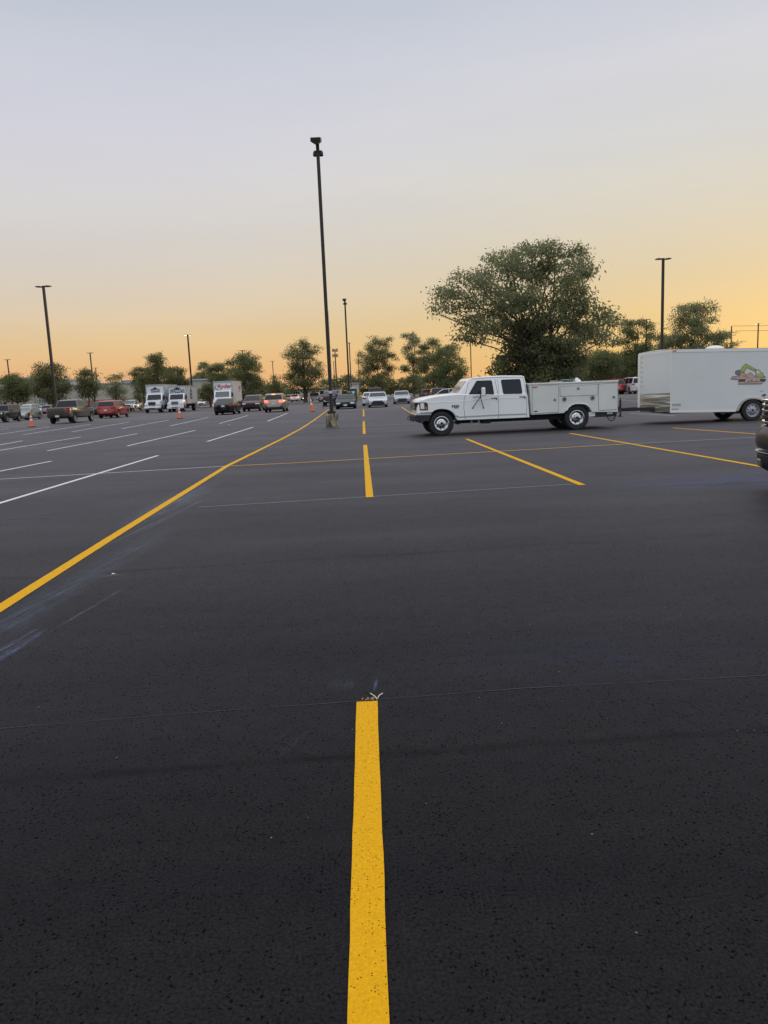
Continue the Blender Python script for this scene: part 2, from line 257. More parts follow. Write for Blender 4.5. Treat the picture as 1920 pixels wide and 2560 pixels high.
# ------------------------------------------------------------------ mesh helpers
def tag(o, label=None, cat=None, group=None, kind=None):
    if label: o['label'] = label
    if cat: o['category'] = cat
    if group: o['group'] = group
    if kind: o['kind'] = kind
    return o
def thing(name, label, cat, loc=(0, 0, 0), rz=0, group=None):
    o = bpy.data.objects.new(name, None); COL.objects.link(o); o.location = loc; o.rotation_euler = (0, 0, rz)
    o.empty_display_size = .3
    return tag(o, label, cat, group)
class MB:
    def __init__(s): s.v = []; s.f = []; s.m = []
    def add(s, v, f, mi=0):
        k = len(s.v); s.v += [tuple(x) for x in v]; s.f += [tuple(i + k for i in q) for q in f]; s.m += [mi] * len(f); return s
    def box(s, c, d, rot=None, mi=0, taper=1.):
        x, y, z = (q / 2 for q in d)
        vs = [Vector(q) for q in ((-x, -y, -z), (x, -y, -z), (x, y, -z), (-x, y, -z), (-x * taper, -y * taper, z), (x * taper, -y * taper, z), (x * taper, y * taper, z), (-x * taper, y * taper, z))]
        if rot: mt = Euler(rot).to_matrix(); vs = [mt @ q for q in vs]
        c = Vector(c); return s.add([q + c for q in vs], [(0, 3, 2, 1), (4, 5, 6, 7), (0, 1, 5, 4), (1, 2, 6, 5), (2, 3, 7, 6), (3, 0, 4, 7)], mi)
    def prism(s, poly, y0, y1, mi=0):       # poly in x,z; extruded along y
        n = len(poly); vs = [(x, y0, z) for x, z in poly] + [(x, y1, z) for x, z in poly]
        return s.add(vs, [tuple(range(n)), tuple(range(2 * n - 1, n - 1, -1))] + [(i, i + n, (i + 1) % n + n, (i + 1) % n) for i in range(n)], mi)
    def tube(s, p, q, r0, r1=None, n=8, mi=0, cap=True):
        p, q = Vector(p), Vector(q); r1 = r0 if r1 is None else r1; d = (q - p)
        if d.length < 1e-6: return s
        d.normalize(); a = d.orthogonal().normalized(); b = d.cross(a); vs = []
        for c, r in ((p, r0), (q, r1)):
            for i in range(n): t = 2 * math.pi * i / n; vs.append(c + (a * math.cos(t) + b * math.sin(t)) * r)
        fs = [(i, (i + 1) % n, (i + 1) % n + n, i + n) for i in range(n)]
        if cap: fs += [tuple(range(n - 1, -1, -1)), tuple(range(n, 2 * n))]
        return s.add(vs, fs, mi)
    def path(s, pts, r, n=8, mi=0):
        for i in range(len(pts) - 1): s.tube(pts[i], pts[i + 1], r, r, n, mi)
        return s
    def lathe(s, prof, c=(0, 0, 0), axis='y', n=32, mi=0, sgn=1):   # prof (r, h)
        c = Vector(c); k = len(prof); vs = []
        for i in range(n):
            t = 2 * math.pi * i / n
            for r, h in prof:
                a, b = r * math.cos(t), r * math.sin(t); h_ = h * sgn
                vs.append(c + (Vector((a, h_, b)) if axis == 'y' else Vector((a, b, h_)) if axis == 'z' else Vector((h_, a, b))))
        return s.add(vs, [(i * k + j, ((i + 1) % n) * k + j, ((i + 1) % n) * k + j + 1, i * k + j + 1) for i in range(n) for j in range(k - 1)], mi)
    def hull(s, poly, w, inset=.03, warp=None, mi=0, yf=None):
        """side outline extruded across the width with rounded shoulders"""
        n = len(poly)
        ar = sum(poly[i][0] * poly[(i + 1) % n][1] - poly[(i + 1) % n][0] * poly[i][1] for i in range(n)); sg = 1 if ar > 0 else -1
        inn = []
        for i in range(n):
            a, b, c = Vector(poly[i - 1]), Vector(poly[i]), Vector(poly[(i + 1) % n])
            e1 = (b - a).normalized(); e2 = (c - b).normalized()
            nn = Vector((-(e1.y + e2.y), e1.x + e2.x)) * sg
            if nn.length < 1e-5: nn = Vector((-e1.y, e1.x)) * sg
            nn.normalize(); k = max(.55, nn.dot(Vector((-e1.y, e1.x)) * sg)); inn.append(b + nn * (inset / k))
        rings = [(-1, 1), (-.985, .35), (-.95, 0), (-.6, 0), (0, 0), (.6, 0), (.95, 0), (.985, .35), (1, 1)]
        vs = []
        for t, q in rings:
            for i in range(n):
                x = poly[i][0] * (1 - q) + inn[i].x * q; z = poly[i][1] * (1 - q) + inn[i].y * q
                y = t * (w if yf is None else yf(z))
                p = (x, y, z); vs.append(warp(*p) if warp else p)
        fs = [(r * n + i, (r + 1) * n + i, (r + 1) * n + (i + 1) % n, r * n + (i + 1) % n) for r in range(len(rings) - 1) for i in range(n)]
        fs += [tuple(range(n)), tuple(range(len(vs) - 1, len(vs) - n - 1, -1))]
        return s.add(vs, fs, mi)
    def build(s, name, mats, parent=None, smooth=None, bevel=0, warp=None, loc=None):
        me = bpy.data.meshes.new(name); me.from_pydata([warp(*v) for v in s.v] if warp else s.v, [], s.f)
        if not isinstance(mats, (list, tuple)): mats = [mats]
        for q in mats: me.materials.append(q)
        if len(mats) > 1: me.polygons.foreach_set('material_index', s.m)
        bm = bmesh.new(); bm.from_mesh(me); bmesh.ops.recalc_face_normals(bm, faces=bm.faces); bm.to_mesh(me); bm.free()
        if smooth is not None:
            me.polygons.foreach_set('use_smooth', [True] * len(me.polygons)); me.set_sharp_from_angle(angle=R(smooth))
        o = bpy.data.objects.new(name, me); COL.objects.link(o)
        if parent: o.parent = parent
        if loc: o.location = loc
        if bevel:
            b = o.modifiers.new('bevel', 'BEVEL'); b.width = bevel; b.segments = 2; b.limit_method = 'ANGLE'; b.angle_limit = R(35)
        return o
def text_mesh(name, body, size, material, parent, loc, rot, extrude=.003, offset=0., shear=0., sx=1., align='CENTER'):
    cu = bpy.data.curves.new(name, 'FONT'); cu.body = body; cu.size = size; cu.extrude = extrude; cu.align_x = align; cu.align_y = 'CENTER'; cu.offset = offset; cu.shear = shear
    cu.resolution_u = 4
    tmp = bpy.data.objects.new('tmp', cu); COL.objects.link(tmp)
    me = bpy.data.meshes.new_from_object(tmp.evaluated_get(bpy.context.evaluated_depsgraph_get()))
    bpy.data.objects.remove(tmp); me.materials.clear(); me.materials.append(material)
    o = bpy.data.objects.new(name, me); COL.objects.link(o); o.parent = parent; o.location = loc; o.rotation_euler = rot; o.scale = (sx, 1, 1)
    return o
def inset_poly(poly, d):
    n = len(poly); ar = sum(poly[i][0] * poly[(i + 1) % n][1] - poly[(i + 1) % n][0] * poly[i][1] for i in range(n)); sg = 1 if ar > 0 else -1; r = []
    for i in range(n):
        a, b, c = Vector(poly[i - 1]), Vector(poly[i]), Vector(poly[(i + 1) % n]); e1 = (b - a).normalized(); e2 = (c - b).normalized()
        nn = (Vector((-e1.y, e1.x)) + Vector((-e2.y, e2.x))) * sg; nn.normalize(); k = max(.45, nn.dot(Vector((-e1.y, e1.x)) * sg)); p = b + nn * (d / k); r.append((p.x, p.y))
    return r
def clipx(poly, x0, x1):
    for lim, s in ((x0, 1), (x1, -1)):
        r = []
        for i in range(len(poly)):
            a, b = poly[i - 1], poly[i]; ia = (a[0] - lim) * s >= 0; ib = (b[0] - lim) * s >= 0
            if ia != ib: t = (lim - a[0]) / (b[0] - a[0]); r.append((lim, a[1] + t * (b[1] - a[1])))
            if ib: r.append(b)
        poly = r
        if not poly: return []
    return poly

# ------------------------------------------------------------------ ground and markings
def sheet(name, pts, z, material, kind='structure', sub=0):
    bm = bmesh.new(); vs = [bm.verts.new((p[0], p[1], z)) for p in pts]; bm.faces.new(vs)
    me = bpy.data.meshes.new(name); bm.to_mesh(me); bm.free(); me.materials.append(material)
    if me.polygons[0].normal.z < 0: me.flip_normals()
    o = bpy.data.objects.new(name, me); COL.objects.link(o); o['kind'] = kind; return o
FIELD = mat('field_ground', (.075, .08, .035), 1, var=.4, vscale=.05)
sheet('ground', [(-2500, -400), (2500, -400), (2500, 4500), (-2500, 4500)], -.03, FIELD)
sheet('old_pavement', [(-160, 20), (190, 20), (190, 290), (-160, 290)], -.012, ASPH_OLD)
eA, eB, eC, eD = gp(-300, 1092), gp(200, 1058), gp(800, 1030), gp(1060, 1018)
eE = eD + (eD - eC) * 3
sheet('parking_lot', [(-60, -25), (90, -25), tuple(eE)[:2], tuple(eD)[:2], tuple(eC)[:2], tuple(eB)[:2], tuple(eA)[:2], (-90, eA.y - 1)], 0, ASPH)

def strip(name, pts, w, material, z=.004, jit=.0015, kind='structure'):
    """painted line along picture points, laid on the ground with a slightly uneven edge"""
    P = [gp(*p) if len(p) == 2 else Vector(p) for p in pts]; P = [Vector((p.x, p.y, 0)) for p in P]
    fine = [P[0]]
    for i in range(len(P) - 1):
        L = (P[i + 1] - P[i]).length; k = max(1, min(200, int(L / .12)))
        for j in range(1, k + 1): fine.append(P[i].lerp(P[i + 1], j / k))
    mbq = MB(); vs = []
    for i, p in enumerate(fine):
        a = fine[max(0, i - 1)]; b = fine[min(len(fine) - 1, i + 1)]; d = (b - a).normalized(); nn = Vector((-d.y, d.x, 0))
        dj = random.uniform(-jit, jit)
        vs += [p + nn * (w / 2 + random.uniform(-jit, jit)) + Vector((0, 0, z)), p - nn * (w / 2 + random.uniform(-jit, jit)) + Vector((0, 0, z))]
    fs = [(2 * i, 2 * i + 1, 2 * i + 3, 2 * i + 2) for i in range(len(fine) - 1)]
    mbq.add(vs, fs); o = mbq.build(name, material); o['kind'] = kind; return o
LW = .105
# yellow bay lines
strip('yellow_line', [(921.5, 2640), (917.3, 1755)], .102, YEL)
strip('yellow_line', [(924.2, 1243.5), (912.8, 1112.5)], .108, YEL)
strip('yellow_line', [(910.6, 1084.8), (909.3, 1053)], LW, YEL)
strip('yellow_line', [(909.2, 1041), (908.6, 1023)], LW, YEL)
strip('yellow_line', [(1166, 1097.5), (1456, 1213)], LW, YEL)
strip('yellow_line', [(1424, 1083.3), (1905, 1167), (1990, 1181.5)], LW, YEL)
strip('yellow_line', [(1681, 1070), (1890, 1085.2), (2000, 1093)], LW, YEL)
strip('yellow_line', [(1004.5, 1018.5), (1029, 1033.5)], LW, YEL)
strip('long_yellow_line', [(-120, 1598), (0, 1521), (271, 1349), (568, 1165), (705, 1097.5), (752, 1072), (783, 1052), (822, 1023.5)], .115, YEL)
# white bay lines
for p in ([(-60, 1276), (395, 1139)], [(-60, 1190), (129, 1153)], [(119, 1127), (344, 1084)], [(318, 1115), (488, 1076)], [(518, 1104), (633, 1068)],
          [(-60, 1136), (202, 1092.5)], [(-60, 1124), (56, 1102)], [(57, 1087), (226, 1061)], [(179, 1080), (323, 1055)], [(304, 1072), (422, 1050)],
          [(425, 1065), (522, 1043.5)], [(548, 1059), (620, 1039)], [(669, 1053), (718, 1033.5)], [(-40, 1092), (124, 1067)], [(-20, 1077), (22, 1072)]):
    strip('white_line', p, .10, WHT)
strip('white_line', [(1545, 999.3), (1600, 1003), (1700, 1009)], .09, PALE)
strip('white_line', [(1574, 1033), (1688, 1040)], .09, PALE)
# thin cross lines
strip('thin_white_line', [(-60, 1202), (564, 1166)], .06, WHT, .0065)
strip('thin_yellow_line', [(577, 1165.4), (720, 1158.8), (1560, 1111)], .07, line_mat('pale_yellow_paint', (.80, .50, .09), .2), .0065)
strip('thin_pale_line', [(1560, 1111), (1885, 1094), (2000, 1088)], .045, PALE, .0065)
strip('thin_white_line', [(-60, 1121.5), (720, 1078), (874, 1067.3), (1080, 1056.5), (1545, 1034)], .05, PALE, .0065)
strip('thin_white_line', [(-20, 1080), (500, 1051.5), (821, 1035), (1034, 1023), (1150, 1017)], .045, PALE, .0065)
strip('chalk_line', [(497, 1268), (1446, 1209.5)], .016, PALE, .0025, .001)
strip('chalk_line', [(-20, 1824), (440, 1786), (830, 1758.5), (1300, 1722), (1940, 1688)], .0045, FAINT, .0025, .0018)
strip('chalk_line', [(600, 1127), (1300, 1083)], .02, FAINT, .0025, .001)
strip('chalk_line', [(0, 1299), (120, 1296)], .015, FAINT, .0025)
# seam in front of the pole base
strip('tar_seam', [(760, 1076), (815, 1073), (860, 1072), (900, 1069.5)], .05, VOID, .0075, .01)
for p in ([(399, 1041), (426, 1036)], [(464, 1038), (488, 1032.5)], [(742, 1016.5), (751, 1014)], [(786, 1020), (792, 1018)], [(796, 1013), (802, 1011.6)], [(891, 1014.3), (903, 1014)],
          [(979, 1014), (991, 1015)], [(700, 1021), (760, 1017.5)], [(1010, 1001), (1060, 998)], [(1550, 992), (1600, 994)], [(330, 1046), (400, 1034)], [(90, 1067), (190, 1056)]):
    strip('worn_line', p, .11, WORN, -.004, .01)

# ------------------------------------------------------------------ wheels
def wheel(parent, x, y, r, w, side, style='alloy', rimr=None, n=32):
    """side +1: outer face towards +y"""
    rimr = rimr or r * .6; hw = w / 2
    t = MB(); prof = [(rimr, hw * .72), (rimr + .01, hw * .86), (r * .84, hw), (r * .955, hw * .9), (r, hw * .68), (r, -hw * .68), (r * .955, -hw * .9), (r * .84, -hw), (rimr, -hw * .8), (rimr, hw * .72)]
    t.lathe(prof, n=n)
    nt_ = n
    for i in range(nt_ * 2 if n >= 32 else 0):        # tread blocks
        a = 2 * math.pi * i / (nt_ * 2); t.box((math.cos(a) * (r + .002), (hw * .35 if i % 2 else -hw * .35), math.sin(a) * (r + .002)), (.012, hw * .55, .02), rot=(0, -a, 0))
    wo = t.build('wheel', TIRE, parent, smooth=40); wo.location = (x, y, r - .004)
    if side < 0: wo.rotation_euler = (0, 0, math.pi)
    rm = MB(); rad = STEEL; rd = rimr
    if style == 'chrome':
        rad = CHROME
        rm.lathe([(rd, hw * .72), (rd * 1.03, hw * .92), (rd * .97, hw * .95), (rd * .9, hw * .55), (rd * .72, hw * .45), (rd * .58, hw * .62), (rd * .44, hw * .70), (rd * .40, hw * 1.0), (rd * .27, hw * 1.05), (rd * .22, hw * .8), (0, hw * .82)], n=n)
        for i in range(8): a = 2 * math.pi * i / 8 + .2; rm.lathe([(0, .004), (.024, .004), (.024, -.02)], c=(math.cos(a) * rd * .73, hw * .47, math.sin(a) * rd * .73), n=10, mi=1)
        for i in range(8): a = 2 * math.pi * i / 8; rm.tube((math.cos(a) * rd * .5, hw * .6, math.sin(a) * rd * .5), (math.cos(a) * rd * .5, hw * .82, math.sin(a) * rd * .5), .012, n=6)
        rm.lathe([(0, .006), (rd * .16, .006), (rd * .16, -.02)], c=(0, hw * .84, 0), n=14, mi=1)
    elif style == 'steel':
        rm.lathe([(rd, hw * .72), (rd * 1.03, hw * .9), (rd * .96, hw * .9), (rd * .92, hw * .35), (rd * .8, hw * .3), (rd * .5, hw * .5), (rd * .36, hw * .52), (rd * .34, hw * .8), (rd * .2, hw * .82), (0, hw * .8)], n=n)
        for i in range(9): a = 2 * math.pi * i / 9 + .2; rm.lathe([(0, .006), (.019, .006), (.019, -.02)], c=(math.cos(a) * rd * .68, hw * .42, math.sin(a) * rd * .68), n=10, mi=1)
        rm.lathe([(0, .004), (rd * .17, .004), (rd * .17, -.02)], c=(0, hw * .82, 0), n=14, mi=1)
    else:
        rm.lathe([(rd, hw * .72), (rd * 1.02, hw * .86), (rd * .92, hw * .8), (rd * .86, hw * .3), (0, hw * .28)], n=n, mi=1)
        k = 5
        for i in range(k):
            a = 2 * math.pi * i / k + .3; c, s_ = math.cos(a), math.sin(a)
            rm.box((c * rd * .5, hw * .55, s_ * rd * .5), (rd * .86, hw * .3, rd * .26), rot=(0, -a, 0), mi=0)
        rm.lathe([(0, hw * .8), (rd * .2, hw * .78), (rd * .24, hw * .3)], n=12)
        rm.lathe([(rd, hw * .7), (rd * 1.02, hw * .88), (rd * .9, hw * .82), (rd * .88, hw * .5)], n=n)
    ro = rm.build('rim', [rad, VOID], wo, smooth=35)
    return wo

# ------------------------------------------------------------------ generic cars
KINDS = dict(
 sedan=dict(L=4.8, W=1.83, belt=.98, H=1.46, top=[(2.38, .42), (2.38, .66), (2.22, .76), (1.7, .86), (1.0, .97), (-1.7, 1.02), (-2.25, 1.0), (-2.4, .88), (-2.4, .42), (-2.25, .24)], front=(2.2, .22),
            green=[(1.08, .95), (.3, 1.39), (.02, 1.45), (-.7, 1.45), (-1.1, 1.38), (-1.85, .98)], wx=(1.42, -1.38), wr=.335, bp=-.25),
 coupe=dict(L=4.6, W=1.82, belt=.92, H=1.34, top=[(2.28, .42), (2.28, .60), (2.1, .70), (1.5, .82), (.75, .92), (-1.5, .97), (-2.1, .97), (-2.28, .85), (-2.28, .42), (-2.1, .24)], front=(2.1, .2),
            green=[(.78, .9), (.05, 1.29), (-.2, 1.34), (-.7, 1.34), (-1.0, 1.27), (-1.6, .94)], wx=(1.35, -1.25), wr=.33, bp=-.55),
 suv=dict(L=4.75, W=1.92, belt=1.1, H=1.74, top=[(2.36, .5), (2.37, .88), (2.22, 1.0), (1.15, 1.1), (-2.25, 1.14), (-2.36, .98), (-2.37, .5), (-2.2, .32)], front=(2.15, .3),
            green=[(1.25, 1.07), (.5, 1.62), (.25, 1.71), (-.6, 1.74), (-1.75, 1.71), (-2.0, 1.64), (-2.28, 1.1)], wx=(1.42, -1.42), wr=.375, bp=-.2),
 jeep=dict(L=4.3, W=1.86, belt=1.16, H=1.86, top=[(2.0, .62), (2.0, 1.12), (1.9, 1.17), (.8, 1.2), (-2.0, 1.2), (-2.05, 1.1), (-2.05, .6), (-1.95, .5)], front=(1.95, .5),
            green=[(.78, 1.15), (.55, 1.78), (.45, 1.84), (-1.85, 1.86), (-1.95, 1.78), (-2.0, 1.15)], wx=(1.4, -1.35), wr=.41, bp=-.15),
 pickup=dict(L=5.9, W=2.0, belt=1.26, H=1.93, top=[(2.93, .62), (2.95, 1.1), (2.8, 1.2), (1.55, 1.28), (-.9, 1.29), (-.98, 1.33), (-2.9, 1.33), (-2.95, 1.28), (-2.95, .7), (-2.8, .5)], front=(2.75, .48),
             green=[(1.55, 1.22), (.95, 1.82), (.7, 1.91), (-.3, 1.94), (-.65, 1.88), (-.92, 1.24)], wx=(1.95, -1.75), wr=.41, bp=.3),
 van=dict(L=5.0, W=1.96, belt=1.06, H=1.76, top=[(2.48, .45), (2.5, .74), (2.35, .86), (1.75, 1.03), (-2.4, 1.1), (-2.48, 1.0), (-2.5, .45), (-2.35, .28)], front=(2.3, .26),
          green=[(1.85, 1.0), (.95, 1.6), (.6, 1.72), (-.6, 1.76), (-2.1, 1.74), (-2.3, 1.66), (-2.44, 1.06)], wx=(1.6, -1.5), wr=.35, bp=-.1))
def warper(L, W):
    h = L / 2; z = .75
    def w(x, y, zz):
        a = max(0, abs(x) - (h - z)) / z; t = min(1, abs(y) / (W / 2))
        return (x - math.copysign(.16 * t ** 3 * min(1, a), x), y * (1 - .10 * a * a), zz)
    return w
def car(name, kind, px, py, head, pnt, label, cat='car', group=None, lod=0, scale=1., lit=False, brake=False, pos=None, plate=True, glass=None, wheelstyle='alloy', trim=None):
    K = KINDS[kind]; L, Wd, H, belt = K['L'], K['W'], K['H'], K['belt']; h = R(head)
    if pos is None:
        p = gp(px, py); f_ = Vector((math.cos(h), math.sin(h), 0))
        c = p + (f_ if f_.y > 0 else -f_) * (L / 2 * .9 * scale) if abs(f_.y) > .5 else p + Vector((0, Wd / 2 * scale, 0))
    else: c = Vector(pos)
    o = thing(name, label, cat, c, h, group); o.scale = (scale,) * 3
    wp = warper(L, Wd); hw = Wd / 2; gl = glass or GLASS
    wr = K['wr']; ar = wr + .06
    low = K['front'][1]
    poly = [(K['top'][0][0], K['top'][0][1])] + K['top'][1:]
    # bottom edge with arches, rear to front
    bot = []
    for wx in (K['wx'][1], K['wx'][0]):
        for i in range(9):
            a = math.pi - math.pi * i / 8; zz = wr + math.sin(a) * ar; bot.append((wx + math.cos(a) * ar, max(low, zz) if 0 < i < 8 else low))
    poly = poly + bot + [(K['front'][0], low)]
    b = MB(); b.hull(poly, hw, .035, wp)
    gw = lambda z: hw * (.97 - .2 * max(0, (z - belt)) / (H - belt + .01))
    b.hull(K['green'] , hw, .02, None, yf=gw)
    if kind == 'pickup':
        pass
    body = b.build('body', pnt, o, smooth=38)
    u = MB(); u.box((0, 0, low + .1), (L * .82, Wd * .72, .34)); 
    u.build('underbody', VOID, o)
    # glass
    g = K['green']; ins = inset_poly(g, .075)
    xs = sorted(p[0] for p in g)
    def side_glass(x0, x1, nm='side_window'):
        for s in (1, -1):
            pl = clipx(ins, x0, x1)
            if len(pl) < 3: continue
            q = MB(); vs = [(x, s * (gw(z) + .004), z) for x, z in pl] + [(x, s * (gw(z) - .01), z) for x, z in pl]; n = len(pl)
            q.add(vs, [tuple(range(n)), tuple(range(2 * n - 1, n - 1, -1))] + [(i, (i + 1) % n, (i + 1) % n + n, i + n) for i in range(n)])
            q.build(nm, gl, o)
    bp = K['bp']
    side_glass(bp + .04, 9); side_glass(-9 if kind in ('sedan', 'coupe', 'pickup', 'jeep') else bp - .95, bp - .04)
    if kind in ('suv', 'van'): side_glass(-9, bp - 1.03)
    def end_glass(a, bb, nm):
        a, bb = Vector((a[0], 0, a[1])), Vector((bb[0], 0, bb[1])); d = bb - a; nn = Vector((d.z, 0, -d.x)).normalized()
        if (nn.x > 0) != (a.x > 0): nn = -nn
        lo = a + d * .12 + nn * .006; hi = a + d * .93 + nn * .006; q = MB()
        y0 = gw(lo.z) - .07; y1 = gw(hi.z) - .07
        top = [(lo.x, -y0, lo.z), (lo.x, y0, lo.z), (hi.x, y1, hi.z), (hi.x, -y1, hi.z)]; bo = [tuple(Vector(v) - nn * .02) for v in top]
        q.add(top + bo, [(0, 1, 2, 3), (7, 6, 5, 4)] + [(i, (i + 1) % 4, (i + 1) % 4 + 4, i + 4) for i in range(4)]); q.build(nm, gl, o)
    end_glass(g[0], g[1], 'windshield'); end_glass(g[-1], g[-2], 'rear_window')
    for wx in K['wx']:
        for s in (1, -1): wheel(o, wx, s * (hw - .12), wr, .24, s, wheelstyle, n=20 if lod else 28)
    fx = K['top'][0][0]; fz = K['top'][1][1]; rx = -fx if kind == 'jeep' else K['top'][-2][0]; rz_ = belt
    # lamps
    for s in (1, -1):
        if kind == 'jeep':
            q = MB().lathe([(0, .03), (.09, .025), (.1, 0), (.1, -.05)], c=(fx, s * .62, fz - .17), axis='x', n=14); q.build('headlight', LENSLIT if lit else LENS, o)
        else:
            q = MB(); q.box((fx - .14, s * (hw - .22), fz - .08), (.3, .42, .15)); q.build('headlight', LENSLIT if lit else LENS, o, bevel=.03, warp=lambda x, y, z: (wp(x, y, z)[0] + .012, wp(x, y, z)[1] * 1.004, z))
        tz = {'pickup': 1.08, 'suv': 1.0, 'van': 1.1, 'jeep': .95}.get(kind, .82); th = {'pickup': .4, 'suv': .2, 'van': .35, 'jeep': .2}.get(kind, .16); tw = .17 if kind in ('pickup', 'jeep', 'van') else .38
        q = MB(); q.box((rx + .11, s * (hw - tw / 2 - .01), tz), (.26, tw, th)); q.build('tail_light', REDLIT if brake else RED, o, bevel=.02, warp=lambda x, y, z: (wp(x, y, z)[0] - .014, wp(x, y, z)[1] * 1.006, z))
        m_ = MB(); mxx = g[0][0] - .45; m_.box((mxx, s * (hw + .1), belt + .06), (.16, .22, .15)); m_.build('mirror', pnt if kind != 'pickup' else BLACK, o, bevel=.03)
        for k, dx in enumerate((bp + .25, bp - .8)):
            if kind in ('coupe',) and k: continue
            q = MB(); q.box((dx, s * (hw + .006), belt - .13), (.17, .035, .03)); q.build('door_handle', trim or CHROME, o, bevel=.008)
    gr = MB(); gr.box((fx - .02, 0, fz - .14 if kind != 'sedan' else fz - .2), (.1, Wd * .52, .2 if kind in ('sedan', 'coupe') else .26))
    gro = gr.build('grille', [BLACK, CHROME], o, bevel=.01, warp=lambda x, y, z: (wp(x, y, z)[0] + .012, y, z))
    bf = MB(); bf.box((fx - .12, 0, low + .16), (.3, Wd * .94, .2)); bf.build('front_bumper', trim if kind in ('pickup', 'jeep') and trim else BLACK if kind in ('jeep', 'suv') else pnt, o, bevel=.04, warp=lambda x, y, z: (wp(x, y, z)[0] + .02, wp(x, y, z)[1], z))
    br = MB(); br.box((rx + .1, 0, low + .18), (.3, Wd * .95, .2)); br.build('rear_bumper', trim if kind in ('pickup',) and trim else BLACK if kind in ('suv', 'jeep', 'pickup') else pnt, o, bevel=.04, warp=lambda x, y, z: (wp(x, y, z)[0] - .02, wp(x, y, z)[1], z))
    if plate:
        q = MB(); q.box((rx - .035, 0, .78 if kind not in ('pickup', 'jeep') else .62), (.02, .31, .16)); q.build('number_plate', PLATE, o)
    return o

# ------------------------------------------------------------------ white crew cab service truck
class SidePlane:
    """vertical plane through two ground contacts seen in the picture; gives (x forward, z) on it"""
    def __init__(s, a, b, near):
        s.a = gp(*a); s.b = gp(*b); s.r = (s.b - s.a).normalized(); s.n = Vector((s.r.y, -s.r.x, 0))
        if s.n.dot(s.a) > 0: s.n = -s.n            # towards the camera
        s.root = s.a - s.n * near; s.near = near
        s.head = math.atan2(-s.r.y, -s.r.x)
    def U(s, px, py):
        d = ray(px, py); o = Vector((0, 0, CAM_H)); t = (s.a - o).dot(s.n) / d.dot(s.n); p = o + d * t
        return (-(p - s.a).dot(s.r), p.z)
WP = mat('truck_white_paint', (.86, .87, .87), .35, coat=.5, var=.035, vscale=1.2)
WP2 = mat('service_body_white', (.68, .69, .65), .5, spec=.4, var=.06, vscale=1.1, bump=.04, bscale=3)
GAP = mat('panel_gap', (.05, .05, .05), .8)
SHADE = mat('moulding_grey', (.36, .37, .37), .5)
T = SidePlane((1104, 1090.4), (1442, 1074.6), 1.0)
c5 = lambda x, y: T.U(1020 + x * .18083, 900 + y * .18083)
c6 = lambda x, y: T.U(1260 + x * .21700, 900 + y * .21700)
tr = thing('service_truck', 'white crew cab pickup with utility service body and tall tow mirror, towing the white trailer', 'truck', T.root, T.head)
HY = 1.0
ax_f = (0.0, .39); wr_t = .392
fx, fz_ = c5(468, 890)
rxr, rz_r = c6(842, 655)
def arc(cx, cz, r, a0, a1, n=12): return [(cx + r * math.cos(R(a0 + (a1 - a0) * i / n)), cz + r * math.sin(R(a0 + (a1 - a0) * i / n))) for i in range(n + 1)]
front_top = [c5(*q) for q in ((118, 738), (120, 605), (135, 572), (165, 552), (250, 528), (400, 500), (560, 482), (688, 468), (790, 476))]
rear_cab = [c5(1648, 466), c5(1660, 500), c5(1684, 798)]
sill = [c5(800, 834), c5(690, 838)]
xa, za = fx, fz_
arch = [(x, max(z, .40)) for x, z in arc(xa, za, .475, 190, -12, 14)][::-1]
lowpoly = front_top + rear_cab + sill + arch[0:0] + [c5(668, 815)] + [c5(655, 770), c5(620, 728), c5(570, 698), c5(520, 685), c5(470, 681), c5(420, 685), c5(370, 702), c5(330, 730)]
def cabwarp(x, y, z):
    t = abs(y) / HY; f = max(0, x - .25)
    return (x - .09 * t ** 4 * min(1, f * 2), y * (1 - .05 * f * f), z + (.035 * (1 - t * t) if z > 1.1 else 0))
mbk = MB(); mbk.hull(lowpoly, HY, .018, cabwarp)
green = [c5(*q) for q in ((755, 520), (697, 466), (838, 276), (866, 250), (1000, 230), (1300, 213), (1590, 213), (1622, 226), (1636, 300), (1656, 500))]
zb = c5(800, 500)[1]; zt = c5(1300, 213)[1]
gyf = lambda z: HY * (.985 - .13 * max(0, (z - zb)) / (zt - zb))
mbk.hull(green, HY, .02, None, yf=gyf)
cab = mbk.build('cab', WP, tr, smooth=38)
def sideplate(mbq, poly, yfun, th=.006, off=.003, both=True):
    n = len(poly)
    for s in ((1, -1) if both else (1,)):
        vs = [(x, s * (yfun(z) + off), z) for x, z in poly] + [(x, s * (yfun(z) + off - th), z) for x, z in poly]
        mbq.add(vs, [tuple(range(n)), tuple(range(2 * n - 1, n - 1, -1))] + [(i, (i + 1) % n, (i + 1) % n + n, i + n) for i in range(n)])
def roundpoly(pts, r=.04, k=4):
    out_ = []; n = len(pts)
    for i in range(n):
        a, b, c = Vector(pts[i - 1]), Vector(pts[i]), Vector(pts[(i + 1) % n]); d1 = (a - b); d2 = (c - b); q = min(r, d1.length * .45, d2.length * .45)
        p1 = b + d1.normalized() * q; p2 = b + d2.normalized() * q
        for j in range(k + 1):
            t = j / k; p = p1 * (1 - t) ** 2 + b * 2 * t * (1 - t) + p2 * t * t; out_.append((p.x, p.y))
    return out_
W1 = [c5(*q) for q in ((836, 489), (957, 289), (1166, 282), (1190, 476))]
W2 = [c5(*q) for q in ((1296, 275), (1560, 265), (1581, 460), (1322, 468))]
